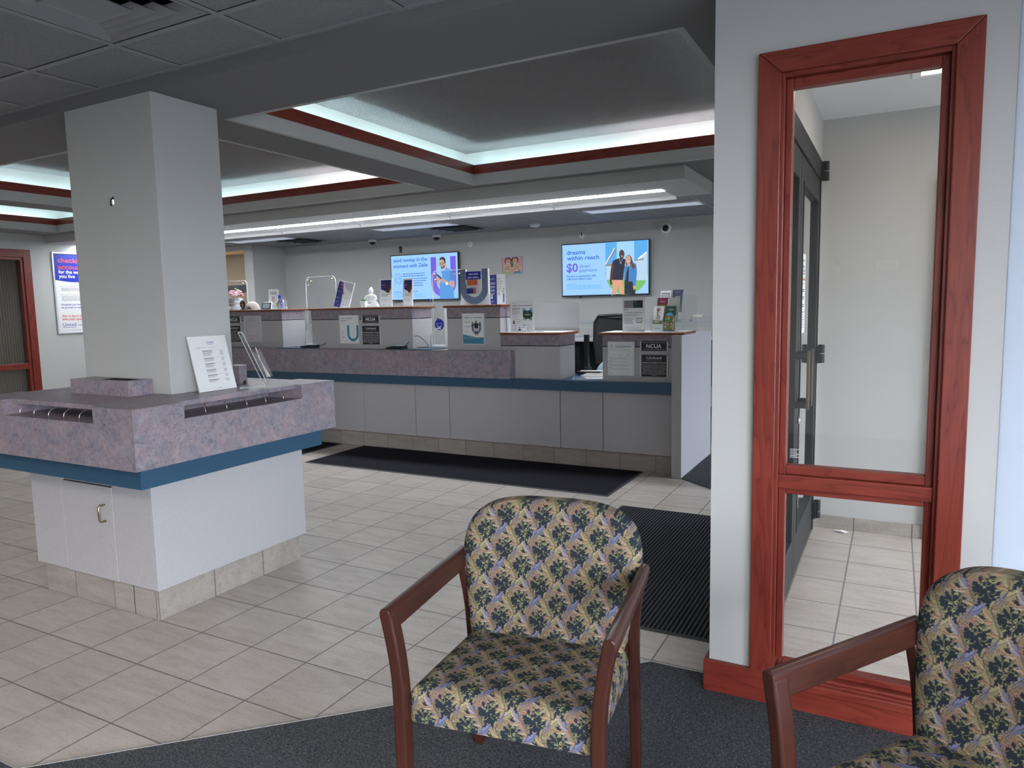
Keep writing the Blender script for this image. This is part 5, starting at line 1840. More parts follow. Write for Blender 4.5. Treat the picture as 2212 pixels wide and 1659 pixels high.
def monitor(label, x0, x1, z0, z1, design):
    o = thing('monitor', label, 'monitor', ((x0 + x1) / 2, 8.27, z0), 0)
    W_, H_ = x1 - x0, z1 - z0
    MB().box((-W_ / 2, 0, 0), (W_ / 2, .035, H_)).build('housing', 'black_plastic', o, .003)
    MB().box((-.2, .035, H_ * .3), (.2, .058, H_ * .7)).build('wall_mount', 'dark_metal', o)
    MB().box((-W_ / 2 + .012, -.001, .016), (W_ / 2 - .012, 0, H_ - .012)).build('screen', 'screen_sky', o)
    MB().box((W_ * .08, -.002, .004), (W_ * .088, 0, .010)).build('power_light', 'led_blue', o)
    MB().box((-W_ * .29, .004, -.02), (-W_ * .275, .03, 0)).build('sensor', 'black_plastic', o)
    pr = Print('screen_', .0004)
    design(pr, W_, H_)
    pr.build('screen_picture', o, Matrix.Translation((-W_ / 2, -.0011, 0)))


def scr1(p, W, H):
    c = ((78, 117), (603, 80), (615, 450), (100, 468))

    def q(x, y):
        u, v = quad(x, y, *c)
        return (u * W, (1 - v) * H)

    def T(s_, x, y, x2, h, ink, bold=True):
        a = q(x, y)
        b_ = q(x2, y)
        p.text(s_, a[0], a[1], h, ink, 2, width=b_[0] - a[0], bold=bold)
    T('send money in the', 105, 170, 372, .050, 'blue')
    T('moment with Zelle', 108, 214, 378, .050, 'blue')
    for i, (a, b_, n_) in enumerate(((182, 375, 2), (245, 378, 2), (245, 350, 2))):
        u0 = q(a, 255 + i * 35)
        u1 = q(b_, 280 + i * 38)
        p.lines(u0[0], u0[1], u1[0], u1[1], n_, 'blue', .35, rag=.1, seed=i)
    a = q(123, 404)
    p.text('Enroll today', a[0], a[1], .018, 'blue', 1, width=.12, bold=True)
    a = q(250, 396)
    p.text('.com/zelle', a[0], a[1], .018, 'purple', 1, width=.12, bold=True)
    u0, u1 = q(125, 415), q(366, 440)
    p.lines(u0[0], u0[1], u1[0], u1[1], 3, 'deep', .3, rag=.1)
    # hand and phone outline
    def st(pts, w_=.005, ink='blue', l=1):
        p.stroke([q(*k2) for k2 in pts], w_, ink, l)
    st([(128, 262), (160, 258), (163, 270), (166, 315), (160, 325), (140, 326), (130, 318), (128, 262)])
    st([(128, 290), (121, 310), (126, 330), (122, 350)])
    st([(163, 270), (174, 272), (176, 300), (172, 320), (158, 340), (166, 352)])
    st([(140, 280), (148, 292), (140, 304)], .004)
    st([(150, 276), (158, 292), (150, 308)], .004)
    # emblem
    tl = q(398, 128)
    br = q(597, 430)
    cx = (tl[0] + br[0]) / 2
    p.u(cx, tl[1], br[1], (br[0] - tl[0]) / 2, .088, 'purple', 1)
    # man
    P_ = lambda pts, ink, l: p.poly([q(*k2) for k2 in pts], ink, l)
    P_([(508, 448), (578, 446), (574, 375), (572, 300), (578, 250), (560, 220), (520, 208), (480, 240), (488, 262), (484, 290), (470, 330), (474, 444)][::-1], 'shirt', 4)
    P_([(540, 300), (578, 300), (582, 260), (566, 225), (545, 235)], 'shirtd', 5)
    P_([(498, 300), (566, 330), (578, 345), (574, 300), (586, 250), (560, 232), (552, 275), (535, 310), (495, 285)], 'skin', 3)
    P_([(536, 330), (572, 362), (580, 350), (580, 308), (545, 308)], 'skin', 6)
    P_([(470, 275), (505, 298), (552, 330), (545, 342), (492, 318), (460, 300), (448, 285), (455, 272)], 'skin', 7)
    P_([(442, 262), (452, 255), (486, 285), (478, 295)], 'black', 8)
    P_([(445, 285), (462, 300), (468, 345), (450, 330), (440, 300)], 'skin', 6)
    P_([(502, 205), (522, 214), (516, 176), (494, 186)], 'skin', 5)
    p.ell(*q(489, 168), .048, .062, 'skin', 6, rot=.25)
    P_([(466, 150), (470, 132), (490, 122), (508, 132), (514, 165), (508, 178), (500, 150), (484, 142)], 'hair', 8)
    P_([(478, 196), (492, 200), (506, 186), (504, 204), (488, 218), (478, 210)], 'hair', 8)
    p.stroke([q(484, 207), q(494, 205)], .006, 'white', 9)
    for cxp in (470, 486):
        cc_ = q(cxp, 178)
        pts = [(cc_[0] + .020 * math.cos(k2 * PI / 6), cc_[1] + .018 * math.sin(k2 * PI / 6)) for k2 in range(13)]
        p.stroke(pts, .005, 'hair', 9)
    p.stroke([q(488, 176), q(510, 166)], .005, 'hair', 9)
    p.ell(*q(524, 328), .018, .022, 'white', 9)


def scr2(p, W, H):
    c = ((1402, 35), (2082, -20), (2078, 412), (1405, 437))

    def q(x, y):
        u, v = quad(x, y, *c)
        return (u * W, (1 - v) * H)

    def T(s_, x, y, x2, h, ink, bold=True):
        a = q(x, y)
        b_ = q(x2, y)
        p.text(s_, a[0], a[1], h, ink, 2, width=b_[0] - a[0], bold=bold)
    T('dreams', 1448, 113, 1595, .050, 'blue')
    T('within reach', 1448, 156, 1702, .050, 'blue')
    T('$0', 1445, 245, 1535, .100, 'purple')
    T('down', 1549, 210, 1632, .040, 'blue', False)
    T('payment', 1549, 242, 1680, .040, 'blue', False)
    T('‡', 1682, 232, 1690, .025, 'blue', False)
    T('Schedule an appointment with', 1445, 287, 1676, .026, 'blue')
    T('a Mortgage Advisor today!', 1446, 308, 1645, .026, 'blue')
    a, b_ = q(1445, 328), q(1738, 326)
    p.rect(a[0], a[1] - .001, b_[0], a[1] + .001, 'deep')
    a = q(1445, 345)
    p.text('Insured by NCUA', a[0], a[1], .012, 'blue', 1, width=.13)
    a, b_ = q(1445, 349), q(1736, 372)
    p.lines(a[0], a[1], b_[0], b_[1], 4, 'deep', .4, rag=.1, seed=2)
    tl, br = q(1752, 12), q(2066, 408)
    x0, x1 = tl[0], br[0]
    cx, rr_ = (x0 + x1) / 2, (x1 - x0) / 2
    zt_ = tl[1]
    cyy = br[1] + rr_
    # picture cropped to the emblem shape
    pts = [(x0, zt_), (x0, cyy)] + [(cx + rr_ * math.cos(PI + PI * i / 24), cyy + rr_ * math.sin(PI + PI * i / 24)) for i in range(1, 24)] + [(x1, cyy), (x1, zt_)]
    p.poly(pts, 'deep', 1)
    m_ = [(cx + rr_ * math.cos(PI + PI * i / 24), cyy + rr_ * math.sin(PI + PI * i / 24)) for i in range(3, 22)]
    p.poly([(x0 + .006, cyy - .02)] + m_ + [(x1 - .006, cyy - .02)], 'green', 2)
    P_ = lambda pts_, ink, l: p.poly([q(*k2) for k2 in pts_], ink, l)
    P_([(1839, 6), (1970, -4), (1970, 300), (1839, 300)], 'pale', 2)
    P_([(1756, 178), (1838, 170), (1838, 290), (1758, 300)], 'siding', 3)
    P_([(1960, 165), (2064, 85), (2064, 300), (1985, 300)], 'siding', 3)
    P_([(1755, 168), (1826, 52), (1838, 62), (1762, 182)], 'roof', 4)
    P_([(1752, 172), (1822, 48), (1826, 54), (1756, 180)], 'white', 5)
    P_([(1756, 180), (1850, 168), (1850, 184), (1758, 196)], 'roof', 5)
    P_([(1995, 130), (2064, 74), (2064, 86), (2000, 142)], 'white', 5)
    P_([(1980, 140), (2040, 130), (2040, 142), (1975, 150)], 'roof', 4)
    for k2 in range(7):
        a, b_ = q(1996, 160 + 20 * k2), q(2064, 157 + 20 * k2)
        p.rect(a[0], a[1], b_[0], a[1] + .002, 'pale', 5)
    # man
    P_([(1800, 300), (1880, 300), (1893, 412), (1862, 412), (1850, 340), (1828, 414), (1797, 414), (1808, 340)], 'tan', 6)
    P_([(1802, 300), (1884, 300), (1900, 180), (1906, 140), (1880, 130), (1850, 134), (1812, 150), (1800, 180), (1806, 200)], 'black', 7)
    P_([(1800, 178), (1812, 160), (1818, 200), (1800, 310), (1806, 330), (1790, 342), (1784, 315), (1790, 240)], 'dskin', 8)
    P_([(1862, 138), (1884, 134), (1884, 116), (1864, 118)], 'dskin', 8)
    p.ell(*q(1877, 100), .034, .052, 'dskin', 9)
    p.stroke([q(1872, 116), q(1886, 114)], .007, 'white', 10)
    p.stroke([q(1860, 138), q(1868, 176), q(1884, 136)], .004, 'siding', 10)
    # woman
    P_([(1896, 300), (1906, 200), (1915, 178), (1945, 176), (1960, 200), (1975, 300), (1976, 408), (1895, 412)], 'black', 9)
    P_([(1898, 196), (1916, 178), (1924, 200), (1910, 250), (1904, 300), (1892, 300)], 'denim', 10)
    P_([(1930, 182), (1956, 158), (1984, 175), (1990, 230), (1980, 340), (1962, 345), (1955, 310), (1926, 312), (1928, 240)], 'denim', 10)
    P_([(1958, 345), (1980, 340), (1980, 362), (1964, 378)], 'skin', 10)
    P_([(1906, 180), (1908, 120), (1928, 102), (1948, 118), (1958, 150), (1966, 192), (1944, 180), (1920, 188)], 'brown', 10)
    p.ell(*q(1926, 142), .030, .050, 'skin', 11)
    P_([(1918, 162), (1936, 162), (1940, 186), (1918, 200)], 'skin', 11)
    p.stroke([q(1920, 156), q(1934, 154)], .006, 'white', 12)
    P_([(1950, 180), (1972, 176), (1978, 200), (1962, 214), (1950, 200)], 'brown', 12)


monitor('left wall monitor with purple letter U and a man holding a phone', -6.335, -5.204, 1.577, 2.217, scr1)
monitor('right wall monitor showing a smiling couple before a house', -3.688, -2.563, 1.573, 2.219, scr2)

# framed caricature of four faces
o = thing('framed_drawing', 'small square framed drawing of four laughing faces between the two monitors', 'picture', (-4.415, YB - .001, 1.88), 0)
MB().box((-.152, -.02, 0), (.152, 0, .012)).box((-.152, -.02, .222), (.152, 0, .234)).box((-.152, -.02, .012), (-.140, 0, .222)).box((.140, -.02, .012), (.152, 0, .222)).build('frame', 'grey_plastic', o, .001)
MB().box((-.14, -.008, .012), (.14, -.002, .222)).build('canvas', 'print_pink', o)
pr = Print()
for cx, cz, hair, glass_ in ((-.055, .165, 'hairb', 0), (.045, .170, 'hairb', 0), (-.068, .072, 'blond', 1), (.065, .075, 'blond', 0)):
    pr.ell(cx, cz + .012, .052, .050, hair, 2)
    pr.ell(cx, cz, .038, .042, 'skin', 3)
    pr.ell(cx, cz - .018, .022, .012, 'white', 4, 180, 360)
    for s_ in (-1, 1):
        pr.ell(cx + s_ * .014, cz + .008, .008, .008, 'white', 4)
        pr.ell(cx + s_ * .014, cz + .008, .004, .004, 'ink', 5)
        if glass_:
            pr.stroke([(cx + s_ * .014 + .013 * math.cos(a * PI / 5), cz + .008 + .013 * math.sin(a * PI / 5)) for a in range(11)], .003, 'ink', 6)
pr.poly([(-.135, .014), (-.01, .014), (-.03, .05), (-.10, .04)], 'lime', 1)
pr.poly([(.01, .014), (.135, .014), (.11, .05), (.04, .04)], 'teal', 1)
pr.poly([(-.02, .10), (.02, .10), (.015, .15), (-.015, .15)], 'green', 1)
pr.build('printed_design', o, Matrix.Translation((0, -.0082, 0)))

for x, z, lb in ((-5.042, 2.304, 'small round white wall sensor right of the left monitor'), (-3.435, 2.314, 'small round white wall plate with a dark pin above the right monitor')):
    o = thing('wall_plate', lb, 'wall plate', (x, YB, z))
    q = MB().lathe([(.034, 0), (.034, .008), (.030, .011)], n=24, M=Matrix.Rotation(PI / 2, 4, 'X')).build('disc', 'white_plastic', o)
    MB().box((-.004, -.016, -.004), (.004, -.010, .010)).build('pin', 'black_plastic', o)
    if x > -4:
        MB().box((-.006, -.016, .004), (.006, -.010, .040)).build('bar', 'black_plastic', o)
o = thing('wall_bracket', 'small black bracket on the wall above the left monitor', 'bracket', (-6.187, YB, 2.285))
MB().box((-.018, -.02, -.03), (.014, 0, .055)).box((-.008, -.04, .02), (.026, -.02, .05)).build('body', 'black_plastic', o, .003)
o = thing('security_camera', 'round white wall camera with dark lens near the right end of the teller wall', 'camera', (-2.379, YB, 2.333))
MB().lathe([(.062, 0), (.062, .02), (.055, .034), (.040, .038)], n=32, M=Matrix.Rotation(PI / 2, 4, 'X')).build('housing', 'white_plastic', o)
MB().lathe([(.040, .030), (.036, .044), (.020, .055), (.002, .058)], n=28, M=Matrix.Rotation(PI / 2, 4, 'X')).build('lens', 'black_plastic', o)
for x, y, lb in ((-6.585, 8.20, 'white dome camera under the teller ceiling left of the left monitor'), (-5.507, 8.22, 'white dome camera under the teller ceiling above the left monitor')):
    o = thing('dome_camera', lb, 'camera', (x, y, TL), 0, 'dome cameras on the teller ceiling')
    MB().lathe([(.058, 0), (.058, -.022), (.050, -.030), (.046, -.032)][::-1], n=28).build('base', 'white_plastic', o)
    MB().lathe([(.046, -.030), (.042, -.048), (.028, -.064), (.002, -.070)][::-1], n=24).build('dome', 'black_plastic', o)
o = thing('smoke_detector', 'small white smoke detector on the ceiling between the two monitors', 'detector', (-3.858, 7.88, TL))
MB().lathe([(.062, 0), (.062, -.02), (.050, -.034), (.03, -.038), (.002, -.038)][::-1], n=28).build('body', 'white_plastic', o)

# back desk, rail and outlets
struct(MB().box((-4.6, 8.10, 0.30), (BX - .1, YB, 1.206)), 'wall_ledge', 'wall_paint', .003)
struct(MB().box((-4.6, YB - .022, 1.206), (BX - .1, YB - .001, 1.250)), 'trim_7', 'grey_plastic')
o = thing('cable_rail', 'long grey metal cable rail with sockets along the teller back wall', 'rail', (-3.0, YB, 1.267))
MB().box((-1.5, -.03, -.018), (1.40, -.001, .020)).build('channel', 'grey_plastic', o, .002)
for x in (-.22, .10, .92):
    MB().box((x - .02, -.034, -.012), (x + .02, -.030, .014)).build('socket', 'vent_metal', o, .001)
o = thing('outlet_plate', 'ivory wall plate crossing the grey cable rail at its right end', 'outlet', (-2.008, YB, 1.277))
MB().box((-.053, -.012, .022), (.053, -.001, .055)).box((-.053, -.012, -.055), (.053, -.001, -.02)).build('plate', 'ivory_plastic', o, .002)
o = thing('work_desk', 'grey work desk with dark underside against the back wall', 'desk', (-2.9, 7.55, .30))
MB().box((-.62, -.35, .775), (1.2, .35, .805)).build('top', 'grey_laminate', o, .004)
MB().box((-.60, -.30, .02), (-.56, .33, .775)).build('support', 'laminate_edge', o)
MB().box((-.18, -.30, .02), (-.14, .33, .775)).build('support', 'black_plastic', o)
MB().box((-.60, .30, .25), (1.2, .33, .775)).build('back_sheet', 'laminate_edge', o)
o = thing('wall_unit', 'pale grey stacked drawer unit at the left end of the work desk', 'cabinet', (-3.29, 7.50, 1.1065))
for i, (z0, z1) in enumerate(((0, .10), (.104, .30))):
    MB().box((-.09, -.15, z0), (.035, .15, z1)).build('drawer', 'grey_plastic', o, .003)
    MB().box((-.03, -.158, z0 + .004), (.02, -.150, z0 + .016)).build('pull', 'dark_metal', o)
MB().box((-.045, -.05, .30), (-.02, .0, .335)).build('knob', 'black_plastic', o, .004)
o = thing('computer_screen', 'black computer screen seen edge-on at the right side of the low middle divider', 'monitor', (-2.66, 6.56, .80))
MB().box((-.030, -.02, .06), (.015, .02, .38)).build('panel', 'black_plastic', o, .003)
MB().box((-.02, -.06, 0), (.02, .06, .065)).build('foot', 'black_plastic', o, .003)
# staff chair
o = thing('office_chair', 'black mesh-back office chair behind the right end divider', 'chair', (-2.52, 7.05, .306), .15 + PI)
pts = [(-.23, .55), (-.245, .80), (-.24, .98), (-.20, 1.045), (0, 1.052), (.20, 1.045), (.24, .98), (.245, .80), (.23, .55), (-.23, .55)]
MB().tube([(x, .03 * math.cos(x * 6), z) for x, z in pts], .018, 10).build('back_frame', 'black_plastic', o)
MB().prism([(-.22, .56), (-.235, .80), (-.23, .97), (-.19, 1.03), (.19, 1.03), (.23, .97), (.235, .80), (.22, .56)], 'y', .016, .020).build('mesh_back', 'black_mesh', o)
MB().box((-.24, -.45, .44), (.24, .0, .52)).build('seat', 'black_mesh', o, .03)
MB().tube([(0, -.22, .44), (0, -.22, .10)], .03, 12).build('column', 'dark_metal', o)
for i in range(5):
    a = 2 * PI * i / 5
    MB().tube([(0, -.22, .11), (.28 * math.cos(a), -.22 + .28 * math.sin(a), .07)], .018, 8).ball((.28 * math.cos(a), -.22 + .28 * math.sin(a), .030), .028, 10).build('foot', 'black_plastic', o)
o = thing('visitor_chair', 'pale teal rounded chair back peeking over the blue countertop', 'chair', (-2.55, 6.80, .306))
MB().tube([(0, 0, 0), (0, 0, .2)], .03, 10).build('leg', 'steel', o)
q = MB().ball((0, 0, 0), 1, 24, sc=(.16, .05, .21)).build('back', 'teal_fabric', o)
q.location = (.03, 0, .405)
o = thing('power_cable', 'black cables hanging below the work desk', 'cable', (-2.95, 7.35, 1.05))
for d in (0, .05):
    MB().tube([(d, 0, .02), (d + .02, 0, -.10), (.12 + d, 0, -.22), (.28 + d, .02, -.34), (.42, .03, -.42)], .006, 6).build('strand', 'black_plastic', o)

# ------------------------------------------------------------------ poster on the left wall
o = thing('wall_poster', 'framed blue and white checking accounts poster on the left wall beside the column', 'poster', (XL, 6.085, 1.215), PI / 2)
PW, PHt = .575, 1.125
mb = MB()
mb.box((-PW / 2, -.022, 0), (PW / 2, 0, .024)).box((-PW / 2, -.022, PHt - .024), (PW / 2, 0, PHt)).box((-PW / 2, -.022, .024), (-PW / 2 + .024, 0, PHt - .024)).box((PW / 2 - .024, -.022, .024), (PW / 2, 0, PHt - .024))
mb.build('frame', 'silver_frame', o, .006)
MB().box((-PW / 2 + .02, -.010, .02), (PW / 2 - .02, -.002, PHt - .02)).build('sheet', 'print_paper', o)
pr = Print()
L0, L1 = -PW / 2 + .024, PW / 2 - .024
top = [(L0 + (L1 - L0) * i / 14, .745 - .028 * math.sin(PI * i / 14)) for i in range(15)]
pr.poly(top + [(L1, PHt - .024), (L0, PHt - .024)], 'royal')
pr.text('checking', L0 + .055, .985, .062, 'red', 2, width=.38, bold=True)
pr.text('accounts', L0 + .055, .895, .062, 'red', 2, width=.38, bold=True)
pr.text('for the way', L0 + .055, .835, .045, 'white', 2, width=.31, bold=True)
pr.text('you live', L0 + .055, .775, .045, 'white', 2, width=.22, bold=True)
pr.text('Free Checking that’s actually free', L0 + .055, .650, .018, 'greyink', 1, width=.42)
pr.lines(L0 + .07, .635, L1 - .05, .585, 3, 'greyink', .45, rag=.2, seed=1)
pr.text('Safe Spend Checking', L0 + .055, .535, .016, 'greyink', 1, width=.25)
pr.lines(L0 + .07, .520, L1 - .05, .450, 4, 'greyink', .4, rag=.2, seed=2)
pr.text('However you live, we have', L0 + .055, .395, .024, 'royal', 1, width=.42, bold=True)
pr.text('an account to match.', L0 + .055, .355, .024, 'royal', 1, width=.32, bold=True)
pr.text('Ask us about our', L0 + .055, .235, .030, 'red', 1, width=.30, bold=True)
pr.text('high-yield options.', L0 + .055, .190, .030, 'red', 1, width=.33, bold=True)
pr.text('United', L0 + .055, .105, .048, 'royal', 1, width=.18)
pr.lines(L0 + .055, .092, L0 + .235, .085, 1, 'royal', .8, rag=0)
pr.lines(L0 + .26, .125, L0 + .40, .110, 1, 'greyink', .8, rag=0)
pr.lines(L0 + .05, .06, L1 - .04, .035, 2, 'lightgrey', .4, seed=4)
pr.build('printed_design', o, Matrix.Translation((0, -.0105, 0)))


# ------------------------------------------------------------------ upholstered armchairs
TW, TH = .122, .104


def make_pattern():
    res = .0005
    nx, ny = int(TW / res), int(TH / res)
    gx_, gy_ = np.meshgrid((np.arange(nx) + .5) * res, (np.arange(ny) + .5) * res)
    img = np.zeros((ny, nx, 3))
    img[:] = (.021, .027, .038)
    rr = np.random.RandomState(11)

    def dl(cx, cy):
        return (gx_ - cx + TW / 2) % TW - TW / 2, (gy_ - cy + TH / 2) % TH - TH / 2

    def put(mask, col):
        img[mask] = np.asarray(col)[mask] if np.asarray(col).ndim == 3 else col

    def line(pts, wd, col):
        for (x0, y0), (x1, y1) in zip(pts, pts[1:]):
            dx, dy = dl((x0 + x1) / 2, (y0 + y1) / 2)
            L = math.hypot(x1 - x0, y1 - y0) or 1e-6
            tx, ty = (x1 - x0) / L, (y1 - y0) / L
            s_, t_ = dx * tx + dy * ty, -dx * ty + dy * tx
            put((np.abs(t_) < wd / 2) & (np.abs(s_) < L / 2 + wd * .3), col)

    OL, OL2 = (.175, .175, .085), (.235, .235, .125)
    R_ = random.Random(5)
    for i in range(70):
        x, y, a = R_.random() * TW, R_.random() * TH, R_.random() * 2 * PI
        cv = R_.choice((-1, 1)) * (60 + 90 * R_.random())
        pts = [(x, y)]
        for k_ in range(8):
            a += cv * .002
            x += .002 * math.cos(a)
            y += .002 * math.sin(a)
            pts.append((x, y))
        line(pts, .0014, OL)
        for b_ in (-1.0, 0, 1.0):
            line([(x, y), (x + .0028 * math.cos(a + b_), y + .0028 * math.sin(a + b_))], .0020, OL2)

    def leaf(cx, cy, ang, L, wd, c1, c2, curv, teeth=3, vein=(.075, .05, .045)):
        dx, dy = dl(cx, cy)
        s_ = (dx * math.cos(ang) + dy * math.sin(ang)) / L
        t_ = -dx * math.sin(ang) + dy * math.cos(ang) - curv * L * s_ ** 2
        sc = np.clip(s_, 0, 1)
        saw = ((sc * teeth * 1.0 - np.abs(t_) / wd * .35) % 1)
        w_ = wd * (np.sin(PI * sc ** .62)) ** .75 * (1 - .38 * saw)
        ins = (s_ > 0) & (s_ < 1) & (np.abs(t_) < w_)
        m_ = np.clip(sc * 1.1 + .3 * t_ / wd, 0, 1)[..., None]
        col = (1 - m_) * np.array(c1) + m_ * np.array(c2)
        col = col * np.where(t_ > 0, 1.10, .82)[..., None]
        put(ins, col)
        put(ins & (np.abs(t_) > w_ - .0005), col * .50)
        put(ins & (np.abs(t_) < .0005) & (s_ < .85), vein)

    def spray(x, y, ang, n, spread, L, wd, cols, cv):
        order = sorted(range(n), key=lambda q: -abs(q - (n - 1) / 2))
        for q in order:
            f_ = (q / (n - 1) - .5) if n > 1 else 0
            l_ = L * (1 - .55 * abs(f_) * 1.2)
            leaf(x, y, ang + spread * f_, l_, wd * (1 - .2 * abs(f_)), cols[q % len(cols)], cols[(q + 2) % len(cols)], cv + f_ * .5, 3)

    OC, YE, PE, LA, RO, CR, GN_ = (.25, .18, .10), (.28, .245, .14), (.32, .20, .13), (.15, .165, .27), (.26, .145, .12), (.35, .28, .21), (.17, .165, .095)
    for vi, (x0, sg, ph, pal) in enumerate(((TW * .25, 1, 0, (YE, CR, OC, GN_, PE, YE, RO)), (TW * .75, 1, TH * .5, (LA, PE, OC, RO, CR, GN_, LA)))):
        am = .0125
        cur = lambda y: (x0 + sg * am * math.sin(2 * PI * (y + ph) / TH), y)
        tan = lambda y: math.atan2(.001, cur(y + .001)[0] - cur(y)[0])
        for fr, sd, n, L, wd in ((.02, 1, 5, .040, .0088), (.25, -1, 4, .029, .0084), (.50, -1, 5, .036, .0088), (.77, 1, 4, .029, .0080)):
            y = TH * fr - ph
            x, _ = cur(y)
            ta = tan(y)
            spray(x, y, ta - sd * .95, n, 1.95, L, wd, pal, -sd * .25)
        # crescents hugging the stem
        for fr, sd, c1, c2 in ((.05, -1, pal[0], pal[0]), (.55, 1, pal[0], pal[4]), (.30, 1, pal[5], pal[3]), (.82, -1, pal[2], LA)):
            y = TH * fr - ph
            x, _ = cur(y)
            leaf(x - sd * .001, y, tan(y) + sd * .55, .042, .0105, c1, c2, -sd * .42, 4)
        line([cur(TH * i / 50) for i in range(51)], .0018, (.10, .068, .055))
    img *= (.86 + .28 * rr.rand(ny, nx, 1))
    return img


PATT = make_pattern()


def set_pattern(me, uv):
    ny, nx, _ = PATT.shape
    iu = ((uv[:, 0] % TW) / TW * nx).astype(int) % nx
    iv = ((uv[:, 1] % TH) / TH * ny).astype(int) % ny
    col = np.ones((len(uv), 4), dtype=np.float32)
    col[:, :3] = PATT[iv, iu]
    at_ = me.color_attributes.new('pattern', 'FLOAT_COLOR', 'POINT')
    at_.data.foreach_set('color', col.ravel())


def grid_mesh(name, X_, Y_, Z_, U_, V_, parent):
    nv, nu = X_.shape
    co = np.stack([X_, Y_, Z_], -1).reshape(-1, 3)
    idx = np.arange(nv * nu).reshape(nv, nu)
    f = np.stack([idx[:-1, :-1], idx[:-1, 1:], idx[1:, 1:], idx[1:, :-1]], -1).reshape(-1, 4)
    me = bpy.data.meshes.new(name)
    me.vertices.add(len(co))
    me.vertices.foreach_set('co', co.ravel())
    me.loops.add(f.size)
    me.loops.foreach_set('vertex_index', f.ravel())
    me.polygons.add(len(f))
    me.polygons.foreach_set('loop_start', np.arange(0, f.size, 4))
    me.polygons.foreach_set('use_smooth', np.ones(len(f), dtype=bool))
    me.update(calc_edges=True)
    me.materials.append(MATS['fabric'])
    set_pattern(me, np.stack([U_, V_], -1).reshape(-1, 2))
    o = bpy.data.objects.new(name, me)
    return link(o, parent)


def sgn(a, p):
    return np.sign(a) * np.abs(a) ** p


